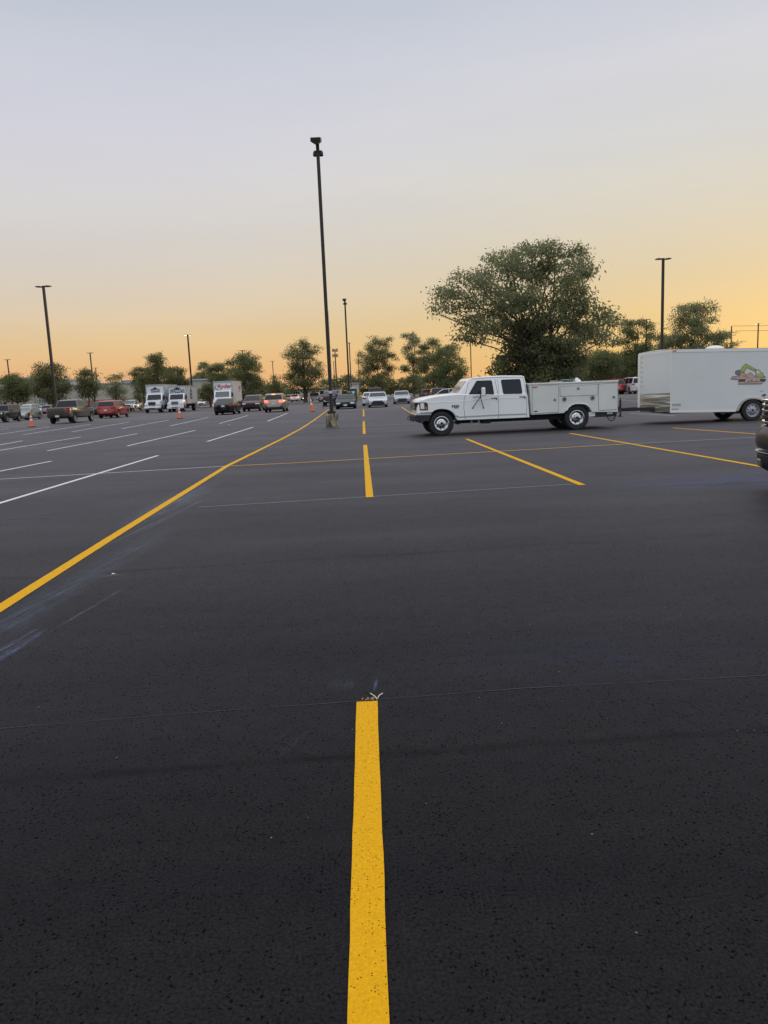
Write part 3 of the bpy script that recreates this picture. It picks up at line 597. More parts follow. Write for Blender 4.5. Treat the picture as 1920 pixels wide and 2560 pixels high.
for Wn in (W1, W2):
    for s in (1, -1):
        q = MB(); pl = roundpoly(Wn, .05); vs = [(x, s * (gyf(z) + .004), z) for x, z in pl] + [(x, s * (gyf(z) - .01), z) for x, z in pl]; n = len(pl)
        q.add(vs, [tuple(range(n)), tuple(range(2 * n - 1, n - 1, -1))] + [(i, (i + 1) % n, (i + 1) % n + n, i + n) for i in range(n)])
        wdw = q.build('side_window', GLASS, tr)
        # rubber frame round the pane
        fr = MB(); pp = [(x, s * (gyf(z) + .006), z) for x, z in roundpoly(Wn, .05)]; pp.append(pp[0]); fr.path(pp, .009, 5); fr.build('window_frame', BLACK, wdw)
for s in (1, -1): q = MB(); a, b_ = c5(945, 486), c5(945, 305); q.tube((a[0], s * (gyf(a[1]) + .004), a[1]), (b_[0], s * (gyf(b_[1]) + .004), b_[1]), .011, n=6); q.build('vent_window_divider', BLACK, tr)
# windshield, rear glass
def endpane(a, b_, nm, wlo=.09, whi=.10):
    a, b_ = Vector((a[0], 0, a[1])), Vector((b_[0], 0, b_[1])); d = b_ - a; nn = Vector((d.z, 0, -d.x)).normalized()
    if nm == 'windshield' and nn.x < 0 or nm != 'windshield' and nn.x > 0: nn = -nn
    lo = a + d * .08 + nn * .007; hi = a + d * .93 + nn * .007; q = MB(); y0 = gyf(lo.z) - wlo; y1 = gyf(hi.z) - whi
    K_ = 8; tp = []; bo = []
    for j in range(K_ + 1):
        f = -1 + 2 * j / K_
        for e, y in ((lo, y0), (hi, y1)): tp.append(e + Vector((0, f * y, 0))); bo.append(e + Vector((0, f * y, 0)) - nn * .02)
    q.add(tp + bo, [(2 * j, 2 * j + 1, 2 * j + 3, 2 * j + 2) for j in range(K_)] + [tuple(v + len(tp) for v in (2 * j, 2 * j + 2, 2 * j + 3, 2 * j + 1)) for j in range(K_)])
    return q.build(nm, GLASSC if nm == 'windshield' else GLASS, tr)
endpane(green[1], green[2], 'windshield'); endpane(green[-1], green[-2], 'rear_window')
for y in (-.45, .25): a = c5(690, 462); q = MB(); q.path([(a[0] + .03, y, a[1] + .05), (a[0] - .02, y + .2, a[1] + .09), (a[0] - .11, y + .5, a[1] + .2)], .008, 5); q.build('wiper', BLACK, tr)
# panel gaps as thin dark reveals
q = MB()
def gap(pts, yfun=lambda z: HY, r=.0055):
    for s in (1, -1): q = MB(); q.path([(x, s * (yfun(z) - .001), z) for x, z in pts], r, 5); q.build('panel_gap', GAP, tr)
gap([c5(*p) for p in ((790, 490), (775, 560), (772, 660), (782, 760), (800, 832))])
gap([c5(*p) for p in ((845, 300), (820, 400), (790, 490))], gyf, .005)
gap([c5(*p) for p in ((1242, 490), (1252, 560), (1255, 818))]); gap([c5(*p) for p in ((1210, 262), (1225, 350), (1244, 470))], gyf)
gap([c5(*p) for p in ((1248, 262), (1255, 350), (1262, 470))], gyf, .004)
gap([c5(*p) for p in ((1638, 500), (1642, 600), (1641, 790))]); gap([c5(*p) for p in ((1600, 235), (1622, 340), (1636, 480))], gyf)
gap([c5(*p) for p in ((885, 262), (1100, 246), (1300, 238), (1600, 236))], gyf, .006)
gap([c5(*p) for p in ((150, 575), (250, 545), (400, 515), (640, 490))], lambda z: HY * .985, .005)
for s in (1, -1): q = MB(); q.path([(x, s * (HY - .004), z) for x, z in [c5(*p) for p in ((290, 592), (780, 568), (1250, 531), (1642, 516))]], .012, 6); q.build('crease_line', WP, tr, smooth=60)
q = MB(); pts = [c5(690, 782), c5(1240, 752), c5(1640, 738)]; pt2 = [c5(1640, 756), c5(1240, 772), c5(690, 801)]

for s in (1, -1): q = MB(); q.prism(pts + pt2, s * (HY - .004), s * (HY + .005)); q.build('body_moulding', SHADE, tr)
# door handles
for hx in (1150, 1540):
    for s in (1, -1):
        a = c5(hx, 528 - (hx - 1150) * .045); b_ = c5(hx + 78, 532 - (hx - 1150) * .045); q = MB()
        q.box(((a[0] + b_[0]) / 2, s * (HY + .008), a[1]), (abs(a[0] - b_[0]), .03, .022)); q.box((b_[0] + .01, s * (HY + .012), b_[1] - .008), (.04, .03, .04)); q.build('door_handle', BLACK, tr, bevel=.006)
q = MB(); a = c5(1232, 580); q.lathe([(0, .004), (.013, .003), (.014, 0)], c=(a[0], HY, a[1]), n=12); q.build('key_lock', SHADE, tr)
# tall tow mirrors on V brackets
for s in (1, -1):
    mo = MB(); a = c5(990, 380); b_ = c5(1050, 496); zc = (a[1] + b_[1]) / 2; xc = (a[0] + b_[0]) / 2
    mo.box((xc, s * (HY + .26), zc), (abs(a[0] - b_[0]) * .8, .22, abs(a[1] - b_[1])))
    m_ = mo.build('tow_mirror', WP, tr, bevel=.035)
    g_ = MB(); g_.box((xc - abs(a[0] - b_[0]) * .41, s * (HY + .26), zc), (.012, .18, abs(a[1] - b_[1]) * .84)); g_.build('mirror_glass', BLACK, m_)
    br = MB(); k = c5(985, 510)
    for e in ((892, 665), (1043, 662)): w_ = c5(*e); br.tube((k[0], s * (HY + .2), k[1]), (w_[0], s * (HY + .01), w_[1]), .012, n=6); br.lathe([(0, .01), (.022, .008), (.024, -.01)], c=(w_[0], s * (HY + .006), w_[1]), n=8, sgn=s)
    w_ = c5(900, 510); br.tube((k[0], s * (HY + .2), k[1]), (w_[0] - .0, s * (HY + .0), w_[1]), .010, n=6); br.tube((k[0], s * (HY + .21), k[1] - .02), (k[0], s * (HY + .24), zc), .016, n=6)
    br.build('mirror_bracket', BLACK, tr)
# headlight, grille, bumper
for s in (1, -1):
    p0 = [c5(*p) for p in ((122, 588), (240, 586), (262, 600), (270, 640), (268, 696), (130, 698))]
    q = MB(); cw = [( cabwarp(x, s * (HY - .004), z)) for x, z in p0]; cw2 = [(cabwarp(x + (.02 if i in (0, 5) else 0), s * .72, z)) for i, (x, z) in enumerate(p0)]
    q.prism(p0, s * .70, s * (HY + .005)); hl = q.build('headlight', BLACK, tr, bevel=.012, warp=lambda x, y, z: (cabwarp(x, y, z)[0] + .012, cabwarp(x, y, z)[1] * 1.004, z))
    p1 = [c5(*p) for p in ((140, 600), (205, 598), (215, 680), (146, 684))]; q = MB(); q.prism(p1, s * .74, s * (HY + .009)); q.build('lamp_lens', LENS, hl, bevel=.01, warp=lambda x, y, z: (cabwarp(x, y, z)[0] + .02, cabwarp(x, y, z)[1] * 1.004, z))
    p1 = [c5(*p) for p in ((222, 645), (250, 645), (250, 686), (222, 686))]; q = MB(); q.prism(p1, s * .85, s * (HY + .010)); q.build('turn_signal', AMBER, hl, warp=lambda x, y, z: (cabwarp(x, y, z)[0] + .012, cabwarp(x, y, z)[1] * 1.004, z))
gx, gz0 = c5(120, 700); _, gz1 = c5(120, 590)
q = MB(); q.box((gx - .02, 0, (gz0 + gz1) / 2), (.1, 1.36, gz1 - gz0)); grl = q.build('grille', BLACK, tr)
q = MB()
for i in range(4): q.box((gx + .035, 0, gz0 + .03 + i * (gz1 - gz0 - .06) / 3), (.02, 1.36, .022))
for y in (-.45, 0, .45): q.box((gx + .032, y, (gz0 + gz1) / 2), (.02, .03, gz1 - gz0))
q.build('grille_bar', CHROME, grl, bevel=.004)
bwarp = lambda x, y, z: (x - .16 * max(0, abs(y) - .55) ** 2, y, z)
def bump_part(pts, y, m_, nm, par):
    q = MB(); n = len(pts); ys = [-y, -y * .93, -.6, -.3, 0, .3, .6, y * .93, y]; vs = [bwarp(x, yy, z) for yy in ys for x, z in pts]
    q.add(vs, [(r * n + i, (r + 1) * n + i, (r + 1) * n + (i + 1) % n, r * n + (i + 1) % n) for r in range(8) for i in range(n)] + [tuple(range(n)), tuple(range(len(vs) - 1, len(vs) - n - 1, -1))])
    return q.build(nm, m_, par, smooth=35, bevel=.012)
bpr = bump_part([c5(*p) for p in ((95, 742), (88, 760), (88, 772), (305, 768), (312, 742))], 1.0, CHROME, 'front_bumper', tr)
bump_part([c5(*p) for p in ((88, 774), (90, 800), (100, 850), (275, 850), (290, 820), (300, 770))], .985, BLACK, 'bumper_valance', bpr)
for s in (1, -1):
    q = MB(); a = c5(100, 800); q.path([(a[0], s * .5, a[1]), (a[0] + .09, s * .5, a[1] - .02), (a[0] + .09, s * .5, a[1] - .1), (a[0], s * .5, a[1] - .13)], .014, 6); q.build('tow_hook', DARKM, bpr)
    q = MB(); a = c5(190, 850); q.path([(a[0], s * .55, a[1]), (a[0] - .05, s * .55, a[1] - .07), (a[0] - .12, s * .55, a[1] - .1)], .02, 6); q.build('tow_hook', DARKM, bpr)
# roof clearance lights and beacon clutter
for y in (-.55, -.28, 0, .28, .55): a = c5(905, 245); q = MB(); q.box((a[0], y, a[1] + .012), (.13, .07, .035), taper=.7); q.build('clearance_light', AMBER, tr, bevel=.01)
# badge
q_ = c5(655, 642); text_mesh('fender_badge', 'F350', .105, BLACK, tr, (q_[0], HY + .002, q_[1]), (math.pi / 2, 0, math.pi), .004, .004, sx=1.15)
q_ = c5(668, 664); q = MB(); q.box((q_[0], HY + .003, q_[1]), (.13, .006, .016)); q.build('badge_strip', DARKM, tr)
q = MB(); pl = [c5(*p) for p in ((672, 765), (690, 775), (697, 790), (686, 797), (684, 785), (668, 780))]; sideplate(q, pl, lambda z: HY, .004, .004, both=False); q.build('fender_tear', VOID, tr)
# step and underbody
q = MB(); a = [c5(*p) for p in ((886, 835), (892, 888), (985, 884), (988, 832))]
q.path([(x, .95, z) for x, z in a], .012, 6); q.path([(x, .80, z) for x, z in a], .012, 6); q.box(((a[1][0] + a[2][0]) / 2, .87, a[1][1]), (abs(a[1][0] - a[2][0]), .18, .02)); q.build('entry_step', STEEL, tr)
q = MB(); xr = c6(1312, 600)[0]
q.box(((fx + .75 + xr) / 2, .42, .56), (abs(xr) + .75, .08, .18)); q.box(((fx + .75 + xr) / 2, -.42, .56), (abs(xr) + .75, .08, .18))
a, b_ = c5(690, 850), c5(1659, 815); q.box(((a[0] + b_[0]) / 2, .6, a[1] - .02), (abs(a[0] - b_[0]), .4, .11)); q.box((c5(1090, 850)[0], .78, c5(1090, 850)[1]), (.28, .26, .13))
a, b_ = c6(310, 640), c6(700, 680); q.box(((a[0] + b_[0]) / 2, .55, (a[1] + b_[1]) / 2 + .03), (abs(a[0] - b_[0]), .5, .22)); q.box(((a[0] + b_[0]) / 2 + .3, -.55, (a[1] + b_[1]) / 2), (abs(a[0] - b_[0]), .4, .2))
q.box((fx, 0, .4), (.18, 1.6, .14)); q.box((rxr, 0, .4), (.2, 1.6, .22)); q.lathe([(0, -.2), (.2, -.16), (.2, .16), (0, .2)], c=(rxr, 0, .4), n=14)
q.path([(c5(640, 850)[0], .9, .42), (c5(700, 870)[0], .85, .36), (c5(760, 855)[0], .85, .42)], .03, 6)
q.box((-1.0, 0, .75), (2.6, 1.5, .4)); q.box((fx + .1, 0, .8), (1.25, 1.3, .45)); q.build('chassis', VOID, tr)
for x_ in (0,):
    wheel(tr, fx, HY - .16, wr_t, .25, 1, 'chrome', .235, 36); wheel(tr, fx, -HY + .16, wr_t, .25, -1, 'chrome', .235, 36)
for s in (1, -1):
    wheel(tr, rxr, s * (HY - .12), wr_t, .23, s, 'steel' if 0 else 'chrome', .235, 36); wheel(tr, rxr, s * (HY - .40), wr_t, .23, s, 'steel', .235, 24)
# service body
SY = 1.03
flare = [c6(*p) for p in ((690, 612), (712, 585), (740, 545), (775, 518), (815, 505), (860, 502), (905, 503), (945, 512), (975, 535), (995, 565), (1012, 600))]
bodyp = [c6(292, 285), c6(1312, 250), c6(1310, 600)] + flare[::-1] + [c6(316, 632)]
q = MB(); n = len(bodyp)
q.prism(bodyp, .55, SY); q.prism(bodyp, -SY, -.55)
zf = c6(316, 632)[1]; x0_ = c6(305, 300)[0]; x1_ = c6(1308, 300)[0]; q.box(((x0_ + x1_) / 2, 0, zf + .32), (abs(x0_ - x1_) - .02, 1.2, .06)); q.box((x0_ - .02, 0, zf + .5), (.04, 1.15, .6)); q.box((x1_ + .02, 0, zf + .42), (.03, 1.15, .45))
q.build('service_body', WP2, tr, bevel=.012)
for s in (1, -1): q = MB(); pl = [c6(285, 288), c6(285, 268), c6(1314, 232), c6(1314, 255)]; q.prism(pl, s * .5, s * (SY + .02)); q.build('compartment_lid', WP2, tr, bevel=.012)
def panel(pts, nm, mt=WP2, off=.012, s_=(1, -1)):
    for s in s_:
        q = MB(); pl = roundpoly(pts, .012, 2); q.prism(pl, s * (SY - .004), s * (SY + off)); q.build(nm, mt, tr, bevel=.004)
    for s in s_: q = MB(); pp = [(x, s * (SY + .001), z) for x, z in pts]; pp.append(pp[0]); q.path(pp, .0085, 5); q.build('door_gap', GAP, tr)
panel([c6(*p) for p in ((322, 302), (622, 290), (622, 600), (328, 616))], 'compartment_door')
panel([c6(*p) for p in ((642, 312), (1080, 282), (1068, 402), (645, 418))], 'compartment_door')
panel([c6(*p) for p in ((1086, 282), (1302, 266), (1300, 568), (1088, 580))], 'compartment_door')
for s in (1, -1):
    q = MB(); q.path([(x, s * (SY + .006), z) for x, z in flare[1:-1]], .022, 6); q.build('wheel_arch_trim', WP2, tr, smooth=60)
for cx, cy in ((692, 452), (1015, 437)):
    a = c6(cx, cy)
    for s in (1, -1):
        q = MB(); q.lathe([(.078, -.01), (.078, .012), (.062, .014), (.055, -.005), (.04, -.006), (.036, .012), (0, .014)], c=(a[0], s * SY, a[1]), n=20, sgn=s); fo = q.build('fuel_cap', SHADE, tr, smooth=35)
        q = MB(); q.lathe([(.03, .0155), (.03, .018), (0, .019)], c=(a[0], s * SY, a[1]), n=14, sgn=s); q.build('cap_centre', BLACK, fo); q = MB(); q.lathe([(.054, .004), (.05, .0045), (.042, .004)], c=(a[0], s * SY, a[1]), n=20, sgn=s); q.build('cap_ring', VOID, fo)
for cx, cy in ((583, 457), (1262, 426), (852, 328)):
    a = c6(cx, cy); q = MB(); q.box((a[0], SY + .016, a[1]), (.09, .012, .075)); lo_ = q.build('paddle_latch', STEEL, tr, bevel=.01)
    q = MB(); q.box((a[0] + .02, SY + .03, a[1] - .01), (.05, .02, .018)); q.box((a[0] + .02, SY + .026, a[1] + .02), (.012, .012, .05)); q.build('latch_handle', DARKM, lo_)
a = c6(350, 311); q = MB(); q.box((a[0], SY + .022, a[1]), (.16, .03, .03)); q.build('side_marker', AMBER, tr, bevel=.008)
a = c6(362, 590); q = MB(); q.box((a[0], SY + .017, a[1]), (.11, .012, .03)); q.build('maker_badge', DARKM, tr)
a = c6(200, 0)
# load in the bed: pipes, hoses, water cooler, clutter seen over the lid line
BL = mat('faded_canvas', (.30, .29, .27), .9, var=.3, vscale=5)
zt_ = c6(700, 262)[1]
for (px_, py_, h_, w_, d_, mt_, nm, lb, ct) in ((940, 178, .33, .13, .13, WP, 'water_cooler', 'white round jug standing in the service truck bed near its rear end', 'jug'), (700, 262, .2, .5, .4, BL, 'canvas_bag', 'faded grey canvas bag lying in the bed behind the cab of the service truck', 'bag'),
      (470, 268, .18, .3, .3, DARKM, 'hand_tool_case', 'dark tool case lying in the service truck bed, close to the cab', 'case'), (830, 215, .3, .2, .2, mat('green_hose', (.12, .2, .15), .7), 'coiled_hose', 'green coiled hose heaped on the load of the service truck bed', 'hose')):
    x_, _ = c6(px_, 250); loc = Vector((x_, .1, zf + .35)); hgt = zt_ + h_ * .45 - (zf + .35)
    q = MB()
    if nm == 'water_cooler': q.lathe([(0, 0), (.13, 0), (.14, .05), (.14, hgt * .8), (.1, hgt * .93), (.05, hgt * .95), (.05, hgt), (0, hgt)], axis='z', n=16)
    elif nm == 'coiled_hose':
        for k in range(9): q.path([(math.cos(a_) * .22, math.sin(a_) * .22, .03 + k * hgt / 9 + .01 * math.sin(a_ * 3)) for a_ in [i * math.pi / 6 for i in range(13)]], .028, 6)
    elif nm == 'canvas_bag': q.hull([(-w_ / 2, 0), (w_ / 2, 0), (w_ / 2 + .03, hgt * .6), (w_ / 3, hgt), (-w_ / 3, hgt * .95), (-w_ / 2 - .03, hgt * .5)], d_ / 2, .05)
    else: q.hull([(-w_ / 2, 0), (w_ / 2, 0), (w_ / 2, hgt * .9), (w_ / 2 - .03, hgt), (-w_ / 2 + .03, hgt), (-w_ / 2, hgt * .9)], d_ / 2, .02)
    o = q.build(nm, mt_, None, smooth=45); tag(o, lb, ct); o.location = T.root + Matrix.Rotation(T.head, 3, 'Z') @ loc; o.rotation_euler = (0, 0, T.head)
# bumper, hitch, wiring
q = MB(); a, b_ = c6(1050, 600), c6(1306, 648); q.box(((a[0] + b_[0]) / 2 + .0, 0, (a[1] + b_[1]) / 2), (abs(a[0] - b_[0]), 1.9, abs(a[1] - b_[1]))); q.build('rear_bumper', DARKM, tr, bevel=.02)
q = MB(); a, b_ = c6(980, 602), c6(1052, 648); q.box(((a[0] + b_[0]) / 2, .93, (a[1] + b_[1]) / 2), (abs(a[0] - b_[0]), .1, abs(a[1] - b_[1]))); q.build('frame_bracket', WP2, tr); q = MB(); q.box((c6(1222, 606)[0], .97, c6(1222, 606)[1]), (.18, .02, .09)); q.build('rear_lamp_bracket', WP2, tr)
q = MB(); a, b_ = c6(1308, 590), c6(1450, 592); q.box(((a[0] + b_[0]) / 2, 0, a[1] - .02), (abs(a[0] - b_[0]) + .2, .08, .09)); q.box((c6(1345, 560)[0], .15, c6(1345, 560)[1]), (.12, .1, .1)); q.lathe([(0, 0), (.025, 0), (.025, .05), (.03, .07), (.02, .1), (0, .105)], c=(b_[0], 0, a[1] + .02), axis='z', n=12); q.build('hitch', DARKM, tr, bevel=.008)
q = MB()
q.path([(x, .2 + .05 * math.sin(i), z) for i, (x, z) in enumerate([c6(*p) for p in ((1280, 630), (1290, 670), (1310, 700), (1345, 712), (1375, 700), (1390, 670), (1395, 630), (1405, 600), (1440, 590))])], .014, 6)
q.path([(x, .3, z) for x, z in [c6(*p) for p in ((1265, 610), (1300, 660), (1340, 690), (1370, 660), (1360, 620), (1380, 590), (1420, 600))]], .009, 6)
q.path([(x, .1, z) for x, z in [c6(*p) for p in ((1330, 600), (1360, 640), (1400, 640), (1425, 610), (1400, 600))]], .012, 6)
q.build('trailer_wiring', BLACK, tr)
q = MB(); a, b_ = c6(1040, 600), c6(1200, 640); q.path([(a[0], .8, a[1]), ((a[0] + b_[0]) / 2, .9, a[1] - .08), (b_[0], .85, a[1] - .02)], .03, 6); q.path([(c6(1120, 600)[0], .9, .55), (c6(1150, 630)[0], .95, .5), (c6(1190, 600)[0], .9, .56)], .02, 6); q.build('exhaust_pipe', DARKM, tr)

# ------------------------------------------------------------------ enclosed trailer
c7 = lambda x, y: P7.U(1560 + x * .21700, 820 + y * .21700)
TW = 1.05
_b = gp(1881, 1052); _dir = Vector((math.cos(R(1.0)), math.sin(R(1.0)), 0))
P7 = SidePlane((1881, 1052), (1881, 1052.001), TW)
P7.r = _dir; P7.n = Vector((_dir.y, -_dir.x, 0)); P7.root = P7.a - P7.n * TW; P7.head = math.atan2(-_dir.y, -_dir.x)
TS = mat('trailer_white_skin', (.69, .705, .69), .3, spec=.5, var=.03, vscale=.6, bump=.12, bscale=1.3)
TRIM = mat('trailer_trim_white', (.80, .79, .74), .35)
ALU = mat('stone_guard_aluminium', (.62, .58, .49), .3, .8)
_t = ALU.node_tree; _n = N(_t, 'ShaderNodeTexNoise'); _m = N(_t, 'ShaderNodeMapping'); _c = N(_t, 'ShaderNodeTexCoord'); _b = N(_t, 'ShaderNodeBump'); _m.inputs['Scale'].default_value = (.8, .8, 4.5)
_t.links.new(_c.outputs['Object'], _m.inputs[0]); _t.links.new(_m.outputs[0], _n.inputs[0]); _n.inputs['Scale'].default_value = 1.3; _n.inputs['Detail'].default_value = 2; _b.inputs['Distance'].default_value = .05; _b.inputs['Strength'].default_value = 1; _t.links.new(_n.outputs[0], _b.inputs['Height']); _t.links.new(_b.outputs[0], _t.nodes['Principled BSDF'].inputs['Normal'])
tl = thing('enclosed_trailer', 'white enclosed cargo trailer with an excavator emblem on its side', 'trailer', P7.root, P7.head)
TL = P7.U(1881 + 60, 1000)[0] - 2.6       # rear end, out of the picture
xc_, zb_ = c7(530, 970); zt_c = c7(530, 255)[1]; xe = -4.2
slope = (c7(1640, 238)[1] - zt_c) / (c7(1640, 238)[0] - xc_)
zl = lambda x, z0: z0 + slope * (x - xc_)
tipx = xc_ + .66
cT = P7.U(1600.6, 883)[0]
ns = lambda x: x
arcx, arcz = c7(1478, 952)
archp = [c7(*p) for p in ((1290, 955), (1305, 930), (1330, 880), (1362, 840), (1405, 815), (1450, 803), (1510, 803), (1560, 812), (1610, 840), (1640, 880), (1662, 930), (1675, 955))]
sp = [(xc_, zb_), (xc_, zl(xc_, zt_c)), (xe, zl(xe, zt_c)), (xe, zl(xe, zb_))] + archp[::-1]
q = MB(); q.prism(sp, -TW, TW); q.build('side_shell', TS, tl, bevel=.01)
# nose wedge
nz0, nz1 = zb_ + .02, zt_c - .045
q = MB(); vs = [(xc_, TW, zb_), (tipx, 0, nz0), (xc_, -TW, zb_), (xc_, TW, zt_c), (tipx, 0, nz1), (xc_, -TW, zt_c)]
q.add(vs, [(0, 1, 4, 3), (1, 2, 5, 4), (3, 4, 5), (2, 1, 0)]); q.build('nose', TS, tl)
# stone guard on the lower nose
gz = c7(528, 748)[1]
nv = Vector((TW, tipx - xc_, 0)).normalized()
q = MB()
for s in (1, -1):
    A = Vector((xc_ + .004, s * (TW + .006), 0)); B = Vector((tipx + .008, s * .006, 0)); n_ = Vector((nv.x, s * nv.y, 0)) * .006
    g0, g1 = zb_ + .0, gz
    vs = [A + Vector((0, 0, g0)), B + Vector((0, 0, g0 + .02)), B + Vector((0, 0, g1 - .02)), A + Vector((0, 0, g1))]; k = 10; gv = []; 
    for i in range(k + 1):
        for z_ in (0, .5, 1): p_ = (vs[0] + (vs[3] - vs[0]) * z_).lerp(vs[1] + (vs[2] - vs[1]) * z_, i / k); gv.append(p_ + n_)
    q.add(gv, [(i * 3 + j, (i + 1) * 3 + j, (i + 1) * 3 + j + 1, i * 3 + j + 1) for i in range(k) for j in (0, 1)])
q.build('stone_guard', ALU, tl, smooth=80)
q = MB()
q.tube((tipx, 0, nz0), (tipx, 0, nz1), .05, n=10); q.build('nose_corner_post', TRIM, tl, smooth=40)
for s in (1, -1): q = MB(); q.tube((xc_, s * (TW - .0), zb_), (xc_, s * (TW - .0), zt_c), .012, n=6); q.build('corner_seam', TRIM, tl)
# roof rail
q = MB()
for s in (1, -1):
    q.add([(x, s * (TW + e), z) for x, z in ((xc_, zt_c + .02), (xe, zl(xe, zt_c) + .02), (xe, zl(xe, zt_c) - .07), (xc_, zt_c - .07)) for e in (.012,)] + [(x, s * (TW - .05), z) for x, z in ((xc_, zt_c + .025), (xe, zl(xe, zt_c) + .025), (xe, zl(xe, zt_c) - .07), (xc_, zt_c - .07))], [(0, 1, 2, 3), (7, 6, 5, 4), (0, 4, 5, 1), (1, 5, 6, 2), (2, 6, 7, 3), (3, 7, 4, 0)])
    a0 = Vector((xc_, s * (TW + .012), 0)); b0 = Vector((tipx + .014, 0, 0)); inn = Vector((-nv.x, -s * nv.y, 0)) * .05
    vs = [a0 + Vector((0, 0, zt_c + .018)), b0 + Vector((0, 0, nz1 + .018)), b0 + Vector((0, 0, nz1 - .07)), a0 + Vector((0, 0, zt_c - .068))]
    q.add(vs + [v + inn for v in vs], [(0, 1, 2, 3), (7, 6, 5, 4), (0, 4, 5, 1), (1, 5, 6, 2), (2, 6, 7, 3), (3, 7, 4, 0)])
q.build('roof_rail', TRIM, tl)
q = MB(); q.add([(xc_, -TW + .02, zt_c + .03), (xc_, TW - .02, zt_c + .03), (xe, TW - .02, zl(xe, zt_c) + .03), (xe, -TW + .02, zl(xe, zt_c) + .03), (xc_, 0, zt_c + .06), (xe, 0, zl(xe, zt_c) + .06), (tipx, 0, nz1 + .03)], [(0, 4, 5, 3), (4, 1, 2, 5), (0, 6, 4), (6, 1, 4)]); q.build('roof_skin', TS, tl)
# vent dome
vx = c7(1170, 225)[0]; q = MB(); q.lathe([(.42, 0), (.40, .04), (.30, .09), (.15, .115), (0, .12)], axis='z', n=24); vd = q.build('roof_vent', TRIM, tl, smooth=60); vd.location = (vx, .25, zl(vx, zt_c) + .05); vd.scale = (.72, .72, 1)
# lower rail, fender
for s in (1, -1):
    q = MB(); ax_ = c7(1288, 960)[0]; q.add([(x, s * (TW + e), z) for e in (.01, -.04) for x, z in ((xc_, zb_ + .045), (ax_, zl(ax_, zb_) + .045), (ax_, zl(ax_, zb_) - .02), (xc_, zb_ - .02))], [(0, 1, 2, 3), (7, 6, 5, 4), (0, 4, 5, 1), (1, 5, 6, 2), (2, 6, 7, 3), (3, 7, 4, 0)]); q.build('lower_rail', TRIM, tl)
for s in (1, -1):
    q = MB(); inn = [((x - arcx) * .90 + arcx, (z - arcz) * .90 + arcz) for x, z in archp]; n = len(archp)
    vs = [(x, s * (TW + .05), z) for x, z in archp] + [(x, s * (TW + .05), z) for x, z in inn] + [(x, s * (TW - .12), z) for x, z in archp] + [(x, s * (TW - .12), z) for x, z in inn]
    q.add(vs, [(i, i + 1, i + 1 + n, i + n) for i in range(n - 1)] + [(i, i + 2 * n, i + 1 + 2 * n, i + 1) for i in range(n - 1)] + [(i + n, i + n + 1, i + 3 * n + 1, i + 3 * n) for i in range(n - 1)])
    fo = q.build('fender', mat('fender_steel', (.5, .46, .38), .35, .6), tl, smooth=50)
q = MB(); q.prism([((x - arcx) * .96 + arcx, (z - arcz) * .96 + arcz) for x, z in archp], -TW + .3, TW - .3); q.box(((xc_ + xe) / 2, 0, zb_ - .01), (abs(xe - xc_) - .1, 1.6, .1)); q.tube((arcx, -TW + .1, arcz), (arcx, TW - .1, arcz), .05)
a = c7(1255, 985); q.box((a[0] - .1, TW - .12, a[1] + .02), (.5, .08, .07)); q.tube((a[0], TW - .14, a[1]), (a[0], TW - .04, a[1]), .05)
q.build('trailer_frame', VOID, tl)
for s in (1, -1): wheel(tl, arcx, s * (TW - .06), .352, .21, s, 'steel', .215, 36)
for s in (1, -1):
    a = c7(1610, 770); q = MB(); q.box((a[0], s * (TW + .04), a[1]), (.11, .06, .05), taper=.6); q.build('side_marker', DARKM, tl)
a = c7(1585, 727); q = MB(); q.box((a[0], TW + .003, a[1]), (.11, .006, .022)); q.build('small_plate', SHADE, tl)
for cx, cy, w_ in ((580, 265, .13), (262, 297, .1)):
    a = c7(cx, cy)
    if cx > 500: q = MB(); q.box((a[0], TW + .016, a[1] + .005), (w_, .02, .04)); q.build('marker_light', AMBER, tl)
# tiny lights up the nose corner trim
for i in range(7):
    z_ = nz1 - .12 - i * .16; q = MB(); q.box((tipx - .05, .10, z_), (.03, .05, .05), rot=(0, 0, R(-25))); q.build('nose_light', mat('pale_reflector', (.75, .62, .45), .3), tl)
q = MB()
for i, (cx, wd) in enumerate(((601, .34),)): a = c7(cx, 875); q.box((a[0], TW + .003, a[1]), (wd * .9, .006, .016))
for i in range(6): a = c7(562 + i * 17, 890); q.box((a[0], TW + .003, a[1]), (.03, .006, .05))
for i in range(7): a = c7(556 + i * 11, 935); q.box((a[0], TW + .003, a[1]), (.022, .006, .03 if i % 2 else .045))
q.build('load_decal', mat('decal_grey', (.3, .31, .3), .5), tl)
# tongue and jack
q = MB(); a0, a1 = c7(0, 952), c7(330, 952)
ty = zb_ - .02
hx = a0[0] + .12
for s in (1, -1): q.tube((hx, s * .03, a0[1]), (a1[0] - .35, s * .55, a0[1]), .075, n=4)
q.build('tongue', DARKM, tl)
q = MB(); a, b_ = c7(60, 835), c7(60, 1030); q.tube((a[0], .16, a[1]), (a[0], .16, b_[1]), .035, n=10); t_ = c7(62, 803); q.tube((a[0], .16, a[1]), (a[0], .16, t_[1]), .018, n=8); q.box((a[0], .16, b_[1] - .005), (.16, .16, .014)); q.box((a[0], .1, a0[1]), (.12, .14, .06)); q.build('tongue_jack', DARKM, tl)
q = MB(); q.path([(x, .2, z) for x, z in [c7(*p) for p in ((5, 1000), (20, 1010), (45, 1000), (55, 970))]], .012, 6); q.build('safety_chain', STEEL, tl)
